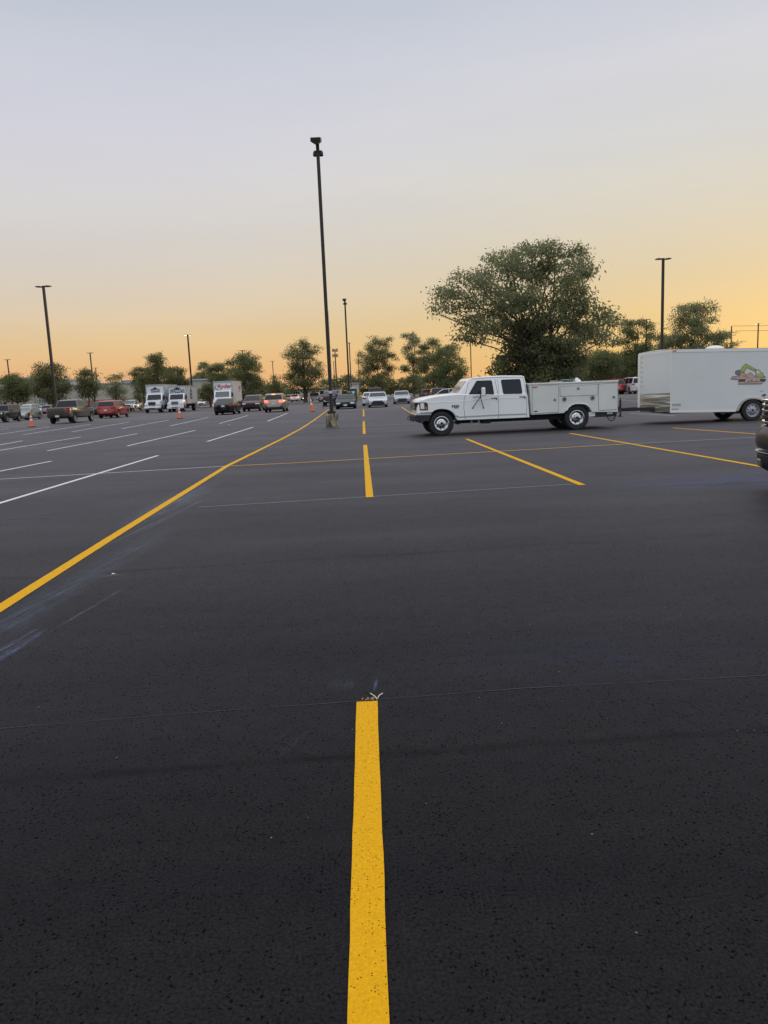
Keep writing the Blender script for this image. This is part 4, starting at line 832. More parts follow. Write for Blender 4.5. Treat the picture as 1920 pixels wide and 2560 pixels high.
# emblem: an excavator over lettered ribbons, in paint-thick layers
LIME = mat('emblem_lime', (.42, .44, .12), .4); EOUT = mat('emblem_outline', (.06, .06, .06), .5); EPINK = mat('emblem_pink', (.55, .36, .30), .5); EGREY = mat('emblem_grey', (.18, .19, .2), .5); EWHITE = mat('emblem_white', (.72, .72, .68), .4)
e3 = lambda x, y: P7.U(1760 + x * .09644, 860 + y * .09644)
emb = MB().build('emblem', EOUT, tl)
def layer(pts, m_, off, nm, out_=0.0):
    q = MB(); pl = [e3(*p) for p in pts]
    if out_: pl = inset_poly(pl, -out_)
    q.prism(pl, TW + off, TW + off + .0015); return q.build(nm, m_, emb)
ARM = [(975, 745), (1110, 535), (1085, 520), (1300, 640), (1330, 668), (1300, 690), (1240, 665), (1110, 600), (1035, 735)]
ARM = [(940, 700), (1010, 575), (1085, 520), (1140, 550), (1330, 655), (1305, 700), (1180, 640), (1110, 605), (1035, 735)]
CABP = [(1345, 790), (1345, 665), (1445, 680), (1460, 740), (1525, 755), (1545, 860), (1420, 880), (1290, 830), (1345, 820)]
BUCK = [(815, 770), (820, 710), (880, 680), (940, 690), (930, 800), (880, 815)]
R1 = [(705, 905), (740, 845), (920, 838), (950, 750), (1040, 752), (1080, 790), (1165, 780), (1180, 745), (1245, 775), (1260, 830), (1500, 880), (1500, 905), (905, 920)]
R2 = [(900, 965), (925, 925), (1595, 915), (1570, 960)]
R3 = [(895, 1033), (925, 975), (1535, 970), (1480, 1025)]
for k, (pl, m_) in enumerate(((BUCK, EGREY), (ARM, LIME), (CABP, LIME), (R1, EPINK), (R3, EPINK), (R2, EOUT))):
    layer(pl, EOUT, .001 + k * .0035, 'emblem_outline', .013); layer(pl, m_, .0028 + k * .0035, 'emblem_fill')
layer([(1358, 770), (1358, 685), (1400, 690), (1400, 775)], EWHITE, .0135, 'emblem_window'); layer([(1412, 775), (1410, 692), (1436, 695), (1445, 770)], EWHITE, .0135, 'emblem_window')
layer([(1525, 870), (1540, 825), (1590, 840), (1590, 880)], EGREY, .012, 'emblem_track')
a = e3(1245, 941); text_mesh('emblem_lettering', 'SEPTIC SERVICE', .088, EWHITE, emb, (a[0], TW + .0245, a[1]), (math.pi / 2, 0, math.pi), .0015, .003, shear=.25, sx=.80)
for cx, cy, w_ in ((800, 880, .016), (1060, 830, .03), (1130, 870, .016), (1350, 865, .012), (1200, 1002, .014)):
    a = e3(cx, cy); q = MB(); q.box((a[0], TW + .0185, a[1]), (.12 if cx != 1200 else .45, .002, w_)); q.build('emblem_stroke', mat('emblem_brown', (.33, .2, .15), .5), emb)

# ------------------------------------------------------------------ dark SUV at the right edge
NB = mat('brown_black_paint', (.030, .025, .023), .4, .1, coat=.25, var=.08)
cx0, cy0 = 5.07 + 2.45, 9.2
ns_ = car('parked_suv', 'suv', 0, 0, 184, NB, 'dark brown SUV with chrome grille, cut off by the right edge of the photo', 'suv', pos=(cx0, cy0, 0), lod=0, scale=1.08)
for c in list(ns_.children):
    if c.name.startswith(('grille', 'front_bumper', 'headlight')): bpy.data.objects.remove(c)
def nb(pts, half, nm, m_, par, curve=.22, bev=.015):
    q = MB(); n = len(pts); K_ = 12; vs = []
    for r in range(K_ + 1):
        y = -half + 2 * half * r / K_; t = abs(y) / .96
        for x, z in pts: vs.append((x - curve * t ** 3.2, y, z))
    q.add(vs, [(r * n + i, (r + 1) * n + i, (r + 1) * n + (i + 1) % n, r * n + (i + 1) % n) for r in range(K_) for i in range(n)] + [tuple(range(n)), tuple(range(len(vs) - 1, len(vs) - n - 1, -1))])
    return q.build(nm, m_, par, smooth=40, bevel=bev)
fb = nb([(2.1, .50), (2.50, .52), (2.53, .60), (2.52, .72), (2.46, .79), (2.1, .80)], .99, 'front_bumper', NB, ns_)
nb([(2.1, .47), (2.52, .475), (2.53, .495), (2.1, .50)], .95, 'chrome_strip', CHROME, fb, bev=.005)
nb([(2.1, .22), (2.30, .20), (2.44, .28), (2.50, .38), (2.505, .468), (2.1, .468)], .95, 'lower_valance', BLACK, fb)
gb = nb([(2.1, .80), (2.42, .80), (2.42, 1.10), (2.1, 1.10)], .90, 'grille', VOID, ns_)
for i, z in enumerate((.835, .90, .965, 1.03, 1.085)): nb([(2.38, z - .014), (2.455, z - .014), (2.46, z + .014), (2.38, z + .014)], .89, 'grille_bar', CHROME if i != 1 else BLACK, gb, bev=.005)
for s in (1, -1):
    q = MB(); q.box((2.28, s * .84, .98), (.2, .16, .18)); q.build('headlight', mat('smoked_lens', (.10, .10, .11), .12, coat=.5), ns_, bevel=.04, warp=lambda x, y, z: (x - .22 * (abs(y) / .96) ** 3.2 + .06, y, z))
    q = MB(); q.box((2.44, s * .66, .36), (.1, .16, .1)); q.build('fog_lamp', MATS['smoked_lens'], ns_, bevel=.02, warp=lambda x, y, z: (x - .22 * (abs(y) / .96) ** 3.2 + .02, y, z))

# ------------------------------------------------------------------ box trucks
def swoosh(q, cx, cz, rx, rz, a0, a1, w, plane, off, n=14):
    """crescent stroke; plane maps (u, v, off) to 3-D"""
    vs = []
    for i in range(n + 1):
        t = i / n; a = R(a0 + (a1 - a0) * t); k = w * math.sin(math.pi * min(1, .1 + t * .9)) * .5
        for s in (1, -1): vs.append(plane(cx + (rx + s * k) * math.cos(a), cz + (rz + s * k) * math.sin(a), off))
    q.add(vs, [(2 * i, 2 * i + 1, 2 * i + 3, 2 * i + 2) for i in range(n)])
NAVY = mat('logo_navy', (.012, .02, .055), .4); SIGNW = mat('logo_white', (.75, .75, .75), .4); SIGNR = mat('logo_red', (.5, .02, .025), .4); SIGNK = mat('logo_black', (.02, .02, .03), .4)
def box_truck(px, py, head, label, logo, chrome, scale=.93, ztop=3.78):
    h = R(head); f_ = Vector((math.cos(h), math.sin(h), 0)); c = gp(px, py) - f_ * 4.2 * scale
    o = thing('box_truck', label, 'box truck', c, h, 'box trucks parked side by side'); o.scale = (scale,) * 3
    bw = paint('box_white', (.70, .72, .74)); cb = paint('cab_white', (.72, .74, .76))
    hw = 1.25; bx0, bx1 = 2.0, -4.9; z0 = 1.12
    q = MB(); q.box(((bx0 + bx1) / 2, 0, (z0 + ztop) / 2), (bx0 - bx1, 2 * hw, ztop - z0)); q.build('cargo_box', bw, o, bevel=.03)
    q = MB()
    for s in (1, -1): q.box((bx0 - .02, s * (hw - .03), (z0 + ztop) / 2), (.12, .12, ztop - z0 + .04)); q.box(((bx0 + bx1) / 2, s * hw, ztop - .02), (bx0 - bx1 + .04, .07, .12)); q.box(((bx0 + bx1) / 2, s * hw, z0 + .06), (bx0 - bx1 + .02, .06, .2))
    q.box((bx0 + .01, 0, ztop - .06), (.1, 2 * hw, .22)); q.build('box_trim', mat('box_trim_grey', (.42, .42, .42), .4, .5), o)
    cabp = [(4.05, .62), (4.12, 1.2), (4.0, 1.48), (3.3, 1.66), (2.9, 1.72), (2.48, 2.45), (2.3, 2.56), (1.95, 2.60), (1.95, .62)]
    for i in range(9): a = math.pi * i / 8; cabp.append((3.05 - math.cos(a) * .58, max(.62, .5 + math.sin(a) * .58)))
    hood = lambda x, y, z: (x - .25 * (abs(y) / 1.1) ** 3 * (1 if x > 3 else 0), y * (1 if z < 1.2 or x < 2.9 else (.92 if x < 3.6 else .8)), z)
    q = MB(); q.hull(cabp, 1.1, .05, hood); q.build('cab', cb, o, smooth=38)
    a, b_ = Vector((2.9, 0, 1.74)), Vector((2.48, 0, 2.44)); d = b_ - a; nn = Vector((d.z, 0, -d.x)).normalized() * .012; q = MB()
    q.add([a + nn + Vector((0, -.95, 0)), a + nn + Vector((0, .95, 0)), b_ + nn + Vector((0, .9, 0)), b_ + nn + Vector((0, -.9, 0))], [(0, 1, 2, 3)]); q.build('windshield', GLASSC if logo == 'R' else GLASS, o)
    for s in (1, -1):
        q = MB(); q.add([(x, s * 1.106, z) for x, z in ((2.75, 1.72), (2.4, 2.38), (2.05, 2.38), (2.05, 1.68))], [(0, 1, 2, 3)]); q.build('side_window', GLASS, o)
        q = MB(); q.box((2.85, s * 1.42, 2.0), (.1, .16, .5)); q.tube((2.75, s * 1.1, 2.1), (2.85, s * 1.4, 2.15), .02); q.tube((2.75, s * 1.1, 1.75), (2.85, s * 1.4, 1.82), .02); q.build('mirror', BLACK, o)
        q = MB(); q.box((3.93, s * .86, 1.12), (.25, .34, .2)); q.build('headlight', LENS, o, bevel=.04)
        wheel(o, 3.05, s * 1.0, .5, .26, s, 'steel', .28, 24); wheel(o, -3.2, s * 1.0, .5, .5, s, 'steel', .28, 24)
        q = MB(); q.box((bx0 + .03, s * .9, ztop + .03), (.1, .14, .05)); q.build('clearance_light', AMBER, o)
    q = MB(); q.box((4.08, 0, 1.24), (.1, .98, .42)); gr = q.build('grille', BLACK, o, bevel=.03)
    q = MB()
    for i in range(6): q.box((4.14, -.4 + i * .16, 1.24), (.03, .035, .38))
    q.box((4.14, 0, 1.46), (.04, 1.0, .05)); q.box((4.14, 0, 1.03), (.04, 1.0, .04)); q.build('grille_bar', CHROME, gr)
    q = MB(); q.hull([(4.0, .45), (4.3, .47), (4.34, .6), (4.3, .82), (4.0, .84)], 1.15, .04, lambda x, y, z: (x - .25 * (abs(y) / 1.15) ** 3, y, z)); bm_ = q.build('front_bumper', CHROME if chrome else cb, o, smooth=40)
    q = MB(); q.box((4.33, 0, .62), (.04, .8, .12)); q.build('bumper_opening', BLACK, bm_)
    q = MB(); q.box((-.9, 0, .85), (8.6, .9, .3)); q.box((.2, .75, .7), (1.4, .4, .5)); q.box((.2, -.75, .7), (1.4, .4, .5)); q.build('chassis', VOID, o)
    PF = lambda u, v, of: (bx0 + .01 + of, u, v); PSd = lambda u, v, of: (u, hw + .01 + of, v)
    rotF = (math.pi / 2, 0, math.pi / 2); rotS = (math.pi / 2, 0, math.pi)
    if logo in 'AB':
        w, zc, hh = (.62, 3.05, .32) if logo == 'A' else (1.0, 2.95, .38)
        q = MB(); pts = [(-w, zc - hh * .9), (w, zc - hh * .9), (w, zc + hh * .5), (w * .62, zc + hh * .55), (0, zc + hh * 1.35), (-w * .62, zc + hh * .55), (-w, zc + hh * .5)]
        vs = [PF(u, v, .012) for u, v in pts]; q.add(vs + [PF(u, v, 0) for u, v in pts], [tuple(range(7))] + [(i, (i + 1) % 7, (i + 1) % 7 + 7, i + 7) for i in range(7)]); lg = q.build('logo', NAVY, o)
        text_mesh('lettering', "LOWE'S", w * .62, SIGNW, lg, (bx0 + .03, 0, zc - hh * .25), rotF, .004, .006, sx=.86)
        q = MB(); pts = [(-1.0 - .62, 1.75), (-1.0 + .62, 1.75), (-1.0 + .62, 2.9), (-1.0 + .3, 3.05), (-1.0 + .14, 3.3), (-1.0, 3.6), (-1.0 - .14, 3.3), (-1.0 - .3, 3.05), (-1.0 - .62, 2.9)]
        n = len(pts); q.add([PSd(u, v, .012) for u, v in pts] + [PSd(u, v, 0) for u, v in pts], [tuple(range(n))] + [(i, (i + 1) % n, (i + 1) % n + n, i + n) for i in range(n)]); sl = q.build('side_logo', NAVY, o)
        text_mesh('lettering', 'WE', .42, SIGNW, sl, (-1.0, hw + .03, 2.62), rotS, .004, .006); text_mesh('lettering', 'DO', .42, SIGNW, sl, (-1.0, hw + .03, 2.08), rotS, .004, .006)
    else:
        t = text_mesh('lettering', 'Ryder', .72, SIGNR, o, (bx0 + .03, .18, 3.12), rotF, .004, .014, shear=.25, sx=1.1)
        q = MB(); swoosh(q, -.45, 3.02, .62, .36, 110, 300, .09, PF, .02); q.build('swoosh', SIGNK, o)
        t2 = text_mesh('lettering', 'Ryder', .62, SIGNR, o, (-3.4, hw + .03, 3.0), rotS, .004, .012, shear=.25)
        q = MB(); swoosh(q, -2.6, 2.8, .6, .4, 180, 320, .08, PSd, .02); q.build('swoosh', SIGNK, o)
        q = MB(); q.box((-.2, hw + .012, 1.95), (1.6, .01, .03)); q.box((.9, hw + .012, 1.7), (.7, .01, .1)); q.build('side_print', mat('print_grey', (.3, .3, .32), .5), o)
    return o
box_truck(381, 1032.5, -90, 'white box truck with chrome bumper and small navy house logo, leftmost of the box trucks', 'A', True)
box_truck(438, 1030, -89, 'white box truck with large navy house logo above the cab, behind a traffic cone', 'B', False, .90, 3.6)
box_truck(553, 1026, -90, 'white rental box truck with red lettering above the cab, behind the black sedan', 'R', False, .93, 3.8)

# ------------------------------------------------------------------ parked and driving cars
P_ = paint
silver = P_('silver', (.42, .44, .47), .5); white = P_('white', (.68, .70, .73)); black = mat('car_black', (.014, .015, .018), .3, spec=.3, coat=.2); red = P_('red', (.36, .022, .022)); maroon = P_('maroon', (.07, .018, .028), .3)
beige = P_('beige', (.33, .28, .23), .5); greyg = P_('grey_green', (.25, .29, .27), .4); pewter = P_('pewter', (.13, .12, .10), .5); dgreen = mat('car_dark_green', (.008, .018, .014), .3, spec=.3, coat=.2); bluegrey = P_('blue_grey', (.2, .24, .3), .4); tan = P_('tan', (.42, .34, .22)); purple = P_('purple_grey', (.11, .09, .11), .4)
G1 = 'vehicles parked on the left side of the lot'; G2 = 'vehicles parked in the middle distance'; G3 = 'vehicles parked far off under the trees'
pk = car('pickup_truck', 'pickup', 149, 1059.5, 90, pewter, 'lifted pewter pickup seen from behind, parked below the tall light pole on the left', 'pickup', G1, scale=.98, trim=BLACK)
car('parked_suv', 'suv', 243, 1043, -90, black, 'black SUV facing the camera between the pewter pickup and the red SUV', 'suv', G1, 1, .98, lit=True)
car('parked_suv', 'suv', 268, 1045.5, 90, red, 'red SUV seen from behind, beside the lifted pewter pickup', 'suv', G1, 1, 1.0)
car('pickup_truck', 'pickup', 320, 1029, -90, silver, 'silver pickup facing the camera, next to the leftmost box truck', 'pickup', G1, 1, .95, trim=CHROME, glass=GLASSC)
car('offroad_car', 'jeep', -8, 1057, -90, P_('dark_slate', (.045, .05, .055), .3), 'boxy dark slate off-road car cut off by the left edge of the photo', 'off-road car', G1, 1, .95)
car('parked_car', 'sedan', 47, 1051, -90, greyg, 'grey green sedan facing the camera, beside the boxy dark off-road car', 'car', G1, 1, .98, glass=GLASSC)
car('minivan', 'van', 60, 1037, -90, P_('pale_green', (.42, .48, .42)), 'pale green minivan standing behind the grey green sedan', 'minivan', G1, 1, 1.08, glass=GLASSC)
car('parked_car', 'sedan', 99, 1035, -90, white, 'white car facing the camera, left of the tall light pole base', 'car', G1, 1, 1.)
car('parked_suv', 'suv', 117, 1035, 90, bluegrey, 'blue grey SUV seen from behind, just left of the lifted pickup', 'suv', G1, 1, .92)
car('parked_car', 'coupe', 503, 1014, -86, white, 'white car in the grass gap between the two-logo truck and the rental truck', 'car', G2, 1, 1.)
car('sedan_car', 'sedan', 560, 1037, 91, black, 'black sedan seen from behind, in front of the rental box truck', 'car', G2, 1, 1.0)
car('parked_suv', 'suv', 605, 1019, -90, P_('charcoal', (.06, .06, .065), .4), 'charcoal SUV mostly hidden behind the dark maroon SUV', 'suv', G2, 1, .95)
jp = car('parked_suv', 'suv', 628, 1028.5, -90, maroon, 'dark maroon SUV facing the camera with a bright slotted grille', 'suv', G2, 1, .98)
q = MB()
for i in range(7): q.box((2.39, -.42 + i * .14, .9), (.04, .05, .16))
q.build('grille_slot', CHROME, jp)
car('parked_car', 'sedan', 652, 1018, 90, red, 'red sedan seen from behind between the maroon SUV and the beige SUV', 'car', G2, 1, .95)
bs = car('driving_suv', 'suv', 686, 1030.5, 91, beige, 'beige SUV seen from behind with its brake lights glowing', 'suv', G2, 1, .98, brake=True)
q = MB(); q.box((-2.05, 0, 1.66), (.06, .3, .05)); q.build('high_brake_light', mat('brake_glow', (.6, .1, .02), .3, emit=(1, .25, .05), estr=5), bs)
car('minivan', 'van', 721, 1004, 90, tan, 'tan minivan far off, right of the beige SUV', 'minivan', G3, 1, .9)
car('parked_suv', 'suv', 737, 1004.5, 90, white, 'white SUV far off, left of the small dark red car', 'suv', G3, 1, .95, brake=True)
car('parked_car', 'sedan', 752, 1003, -80, maroon, 'small dark red car far off, left of the middle tree trunk', 'car', G3, 1, 1.05, lit=True)
car('parked_suv', 'jeep', 787, 1007, 90, P_('white_black', (.4, .4, .42)), 'pale SUV with dark rear window in the shade right of the middle tree trunk', 'suv', G3, 1, .95)
car('parked_car', 'sedan', 811, 1006, -90, P_('moss', (.1, .13, .1), .3), 'moss green car far off, left of the grey pickup', 'car', G3, 1, .95)
car('pickup_truck', 'pickup', 827, 1016, 90, purple, 'purple grey pickup half hidden behind the nearest light pole', 'pickup', G2, 1, .93, trim=CHROME, glass=GLASSC)
ms = car('green_coupe', 'coupe', 864, 1022.5, -90, dgreen, 'dark green coupe with bright headlights facing the camera, right of the nearest light pole', 'car', G2, 1, 1.02)
q = MB(); q.box((2.33, 0, .36), (.02, .32, .16)); q.build('front_plate', PLATE, ms)
for c_ in ms.children:
    if c_.name.startswith('headlight'): c_.data.materials.clear(); c_.data.materials.append(mat('headlight_bright', (.85, .87, .88), .3, coat=.5))
cm = car('silver_sedan', 'sedan', 945, 1018.5, -90, P_('bright_silver', (.55, .58, .63), .35), 'bright silver sedan with a wide black lower grille facing the camera', 'car', G2, 1, 1.0)
q = MB(); q.hull([(0, 0), (.12, 0), (.12, .34), (0, .34)], .6, .02); w_ = q.build('lower_grille', BLACK, cm, warp=lambda x, y, z: (x + 2.28 - .1 * abs(y) ** 2, y * (1.15 - z * 1.1), z + .27))
car('white_car', 'sedan', 927, 1014.5, 90, white, 'white car with red tail light, partly hidden behind the bright silver sedan', 'car', G2, 1, 1.)
car('parked_suv', 'suv', 938, 1001, 90, maroon, 'dark maroon SUV whose roof shows above the bright silver sedan', 'suv', G2, 1, 1.25)
car('silver_sedan', 'sedan', 1006, 1010, -90, silver, 'silver sedan alone in front of the red storage doors', 'car', G2, 1, 1.0)
car('parked_car', 'suv', 1066, 995, 90, P_('dark_red', (.12, .02, .022)), 'dark red hatchback seen from behind above the hood of the service truck', 'car', G3, 1, .86)
car('parked_suv', 'suv', 1096, 1002, 90, black, 'black SUV behind the pale hatchback, above the hood of the service truck', 'suv', G3, 1, .92)
car('parked_suv', 'van', 1122, 1003, 178, P_('cream', (.62, .6, .55)), 'cream hatchback seen side on right behind the hood of the service truck', 'car', G3, 1, .84)
car('parked_suv', 'suv', 1543, 986, 90, red, 'red SUV seen from behind just beyond the rear end of the service truck', 'suv', G3, 1, .98)
car('minivan', 'van', 1601, 984, 92, P_('pinkish_white', (.62, .58, .6)), 'off-white minivan half hidden behind the nose of the trailer', 'minivan', G3, 1, 1.05)
car('parked_car', 'suv', 1570, 975, -88, white, 'white SUV visible between the red SUV and the off-white minivan', 'suv', G3, 1, .95, glass=GLASSC)
car('parked_car', 'van', 1521, 972, -90, silver, 'silver van whose roof shows above the rear of the service body', 'minivan', G3, 1, .95)
car('parked_car', 'sedan', 1495, 968, -90, black, 'black car far off behind the rear of the service body', 'car', G3, 1, .95)

# ------------------------------------------------------------------ light poles
def light_pole(px, py, H, w, label, head='double', ang=0, lit=False, base=None, cat='light pole', group='parking lot light poles'):
    d = ray(px, py); t = (H - CAM_H) / d.z; p = Vector((d.x * t, d.y * t, 0))
    o = thing('light_pole', label, cat, p, R(ang), group)
    z0 = 0
    if base:
        bh, brd = base; z0 = bh
        q = MB(); K = 28; rings = [(0, 1.02), (.08, 1.04), (.2, 1.0), (.5, .985), (.85, 1.0), (.97, .99), (1, .95)]; vs = []
        rnd = random.Random(3)
        for zi, f in rings:
            for i in range(K): a = 2 * math.pi * i / K; r_ = brd * f * (1 + rnd.uniform(-.03, .02)) * (.9 if (zi < .1 and rnd.random() < .25) else 1); vs.append((r_ * math.cos(a), r_ * math.sin(a), zi * bh))
        q.add(vs, [(r * K + i, r * K + (i + 1) % K, (r + 1) * K + (i + 1) % K, (r + 1) * K + i) for r in range(len(rings) - 1) for i in range(K)] + [tuple(range(K * (len(rings) - 1), K * len(rings)))])
        q.build('concrete_base', CONC, o, smooth=50)
        q = MB(); q.box((0, 0, bh + .06), (w * 2.3, w * 2.3, .12)); bc = q.build('base_cover', POLE, o, bevel=.01)
        q = MB()
        for a in (-1, 1):
            for b_ in (-1, 1): q.tube((a * w * .9, b_ * w * .9, bh + .1), (a * w * .9, b_ * w * .9, bh + .17), .018, n=6)
        q.build('anchor_bolt', STEEL, bc)
    q = MB(); q.add([(a * r_ / 2, b_ * r_ / 2, z) for z, r_ in ((z0 + .02, w), (H - .05, w * .92)) for a, b_ in ((-1, -1), (1, -1), (1, 1), (-1, 1))], [(0, 1, 5, 4), (1, 2, 6, 5), (2, 3, 7, 6), (3, 0, 4, 7), (4, 5, 6, 7)]); q.build('pole', POLE, o, bevel=.008 if base else 0)
    hm = POLE
    def led(dx, dy, tilt=4):
        a = math.atan2(dy, dx); q = MB(); L_ = .46
        q.box((.12, 0, 0), (.24, .07, .07)); hd = MB(); hd.hull([(0, -.04), (.1, -.05), (L_, -.05), (L_ + .03, -.02), (L_, .02), (.25, .06), (0, .05)], .2, .015)
        oo = q.build('arm', hm, o); oo.location = (dx * w * .4, dy * w * .4, H - .15); oo.rotation_euler = (0, -R(tilt), a)
        h2 = hd.build('lamp_head', hm, o, smooth=40); h2.location = Vector((dx, dy, 0)) * (w * .4 + .12) + Vector((0, 0, H - .13)); h2.rotation_euler = (0, -R(tilt), a)
        q = MB(); q.box((.29, 0, -.056), (.28, .3, .012)); q.build('lamp_lens', LAMPLIT if lit else LENS, h2)
    if head == 'double': led(1, 0); led(-1, 0)
    elif head == 'single': led(1, 0)
    elif head == 'main':
        q = MB(); q.hull([(-.3, -.16), (-.12, -.16), (-.1, -.30), (.1, -.30), (.12, -.16), (.3, -.14), (.3, .12), (-.3, .12)], .2, .02)
        hd = MB(); hd.add([(x * s_, y, z) for z, s_ in ((.15, 1.0), (0, 1.02), (-.10, .30)) for x, y in ((-.205, -.62), (.205, -.62), (.205, -.02), (-.205, -.02))], [(0, 1, 2, 3), (0, 4, 5, 1), (1, 5, 6, 2), (2, 6, 7, 3), (3, 7, 4, 0), (4, 8, 9, 5), (5, 9, 10, 6), (6, 10, 11, 7), (7, 11, 8, 4), (8, 11, 10, 9)])
        a_ = hd.build('lamp_head', hm, o, bevel=.01); a_.location = (-.02, 0, H - .02); a_.rotation_euler = (R(14), 0, R(-2))
        q = MB(); q.tube((0, 0, H - .2), (0, .3, H - .1), .05); q.build('arm', hm, o)
        for s in (1, -1):
            q = MB(); q.lathe([(.0, .14), (.07, .12), (.105, .06), (.115, 0), (.115, -.08), (.10, -.09), (0, -.09)], axis='z', n=16); f_ = q.build('flood_lamp', hm, o, smooth=50); f_.location = (s * .105, .1, H - .46)
            q = MB(); q.box((s * .06, .05, H - .45), (.12, .05, .05)); q.build('flood_bracket', hm, o)
        q = MB(); bz = base[0] + .95; q.box((0, -w / 2 - .004, bz + 0), (w * 1.06, .006, .11)); q.build('pole_tag', PLATE, o)
        q = MB(); q.box((0, -w / 2 - .006, base[0] + .35), (w * .5, .01, .16)); q.build('hand_hole_cover', DARKM, o)
        q = MB(); q.tube((w / 2 + .012, 0, base[0] + .1), (w / 2 + .012, 0, H * .42), .007, n=5); q.build('conduit', STEEL, o)
    return o
# nearest pole stands on a worn concrete drum
_p = gp(831, 1068); Hm = top_z(790, 354, _p.y)
lp = light_pole(791, 356, Hm, .15, 'tall dark light pole on a worn round concrete base, nearest to the camera', 'main', 0, base=(.60, .29)); lp.location = (_p.x, _p.y, 0)
light_pole(108, 713, 12, .2, 'tall light pole rising behind the lifted pewter pickup', 'double', -8)
light_pole(862, 749, 12, .19, 'light pole seen just right of the nearest one, about half its height', 'main', 0, base=(.6, .3))
light_pole(873, 856, 12, .2, 'thin light pole immediately right of the second tall pole', 'double', 80)
light_pole(895, 885, 12, .2, 'short far light pole in front of the rounded tree right of centre', 'double', 80)
light_pole(834, 903, 12, .2, 'very small far light pole beside the antenna mast', 'single', 80)
light_pole(469, 836, 12, .2, 'light pole with a lit lamp behind the box trucks', 'double', 60, True)
light_pole(18, 898, 12, .22, 'far light pole near the left edge of the photo', 'double', 0)
light_pole(225, 881, 12, .22, 'far light pole above the trees behind the black SUV', 'double', 0)
light_pole(239, 919, 12, .22, 'farther light pole close beside the one above the black SUV', 'double', 0)
light_pole(335, 936, 8, .16, 'small pole with a single lamp before the store wall', 'single', 180)
light_pole(606, 875, 12, .22, 'far light pole above the tree behind the rental box truck', 'double', 0)
light_pole(681, 902, 12, .22, 'far light pole in the sky gap above the beige SUV', 'double', 0)
light_pole(1658, 644, 12, .2, 'tall light pole standing behind the white trailer', 'double', 6)
light_pole(1616, 797, 12, .2, 'light pole among the trees left of the tall one behind the trailer', 'single', 0)
light_pole(1896, 808, 12, .2, 'far light pole with a lit lamp near the right edge of the photo', 'double', 0, True)
light_pole(1176, 847, 12, .2, 'thin light pole under the left side of the largest tree', 'single', 90)
light_pole(1433, 872, 12, .2, 'far light pole beside the red and white canopy', 'single', 90)
# utility pole with wires
d_ = ray(1829, 815); t_ = (12 - CAM_H) / d_.z; up_ = Vector((d_.x * t_, d_.y * t_, 0)); ut = thing('utility_pole', 'wooden utility pole with a crossarm and wires above the trailer roof', 'utility pole', up_)
q = MB(); q.tube((0, 0, 0), (0, 0, 12), .17, .12); q.build('pole', BARK, ut)
q = MB(); q.box((0, 0, 10.7), (2.4, .12, .12)); q.build('crossarm', BARK, ut)
for x_ in (-1, 1.):
    q = MB(); q.lathe([(.05, 0), (.07, .08), (.04, .2), (0, .22)], c=(x_, 0, 10.75), axis='z', n=8); q.build('insulator', LENS, ut)
for x_, z_, nm in ((1., 10.95, 'crossarm'), (0, 12, 'pole_top')):
    a = up_ + Vector((x_, 0, z_)); b_ = up_ + Vector((60, -18, z_ + .8)); q = MB(); pts = []
    for i in range(21): t = i / 20; p = a.lerp(b_, t); p.z -= 4 * 1.1 * t * (1 - t); pts.append(p)
    q.path(pts, .035, 5); o = q.build('power_line', DARKM); tag(o, 'upper power line leaving the utility pole towards the right' if z_ > 11 else 'lower power line leaving the utility pole crossarm towards the right', 'power line')
d_ = ray(1862, 853); t_ = (8 - CAM_H) / d_.z; q = MB(); c_ = Vector((d_.x * t_, d_.y * t_, 0)); sl = thing('street_lamp', 'curved arm street lamp low over the trailer roof', 'street lamp', c_ + Vector((-2.6, 0, 0)))
q.tube((0, 0, 0), (0, 0, 6.6), .09, .07); q.path([(0, 0, 6.6), (.6, 0, 7.3), (1.4, 0, 7.8), (2.3, 0, 8.0)], .05, 6); q.build('pole', STEEL, sl); q = MB(); q.box((2.6, 0, 8.0), (.7, .25, .12), taper=.7); q.build('lamp_head', STEEL, sl)
# antenna mast
d_ = ray(837, 870); t_ = (30 - CAM_H) / d_.z; am = thing('antenna_mast', 'telephone antenna mast far off between the two tallest middle poles', 'antenna mast', Vector((d_.x * t_, d_.y * t_, 0)))
q = MB(); q.tube((0, 0, 0), (0, 0, 29), .55, .3); q.build('pole', POLE, am)
for z_ in (28.6, 25.2):
    for i in range(6):
        a = math.pi / 3 * i; q = MB(); q.box((math.cos(a) * 1.6, math.sin(a) * 1.6, z_), (.45, .45, 2.0)); q.tube((0, 0, z_), (math.cos(a) * 1.6, math.sin(a) * 1.6, z_), .12, n=4); q.build('antenna_panel', POLE, am)

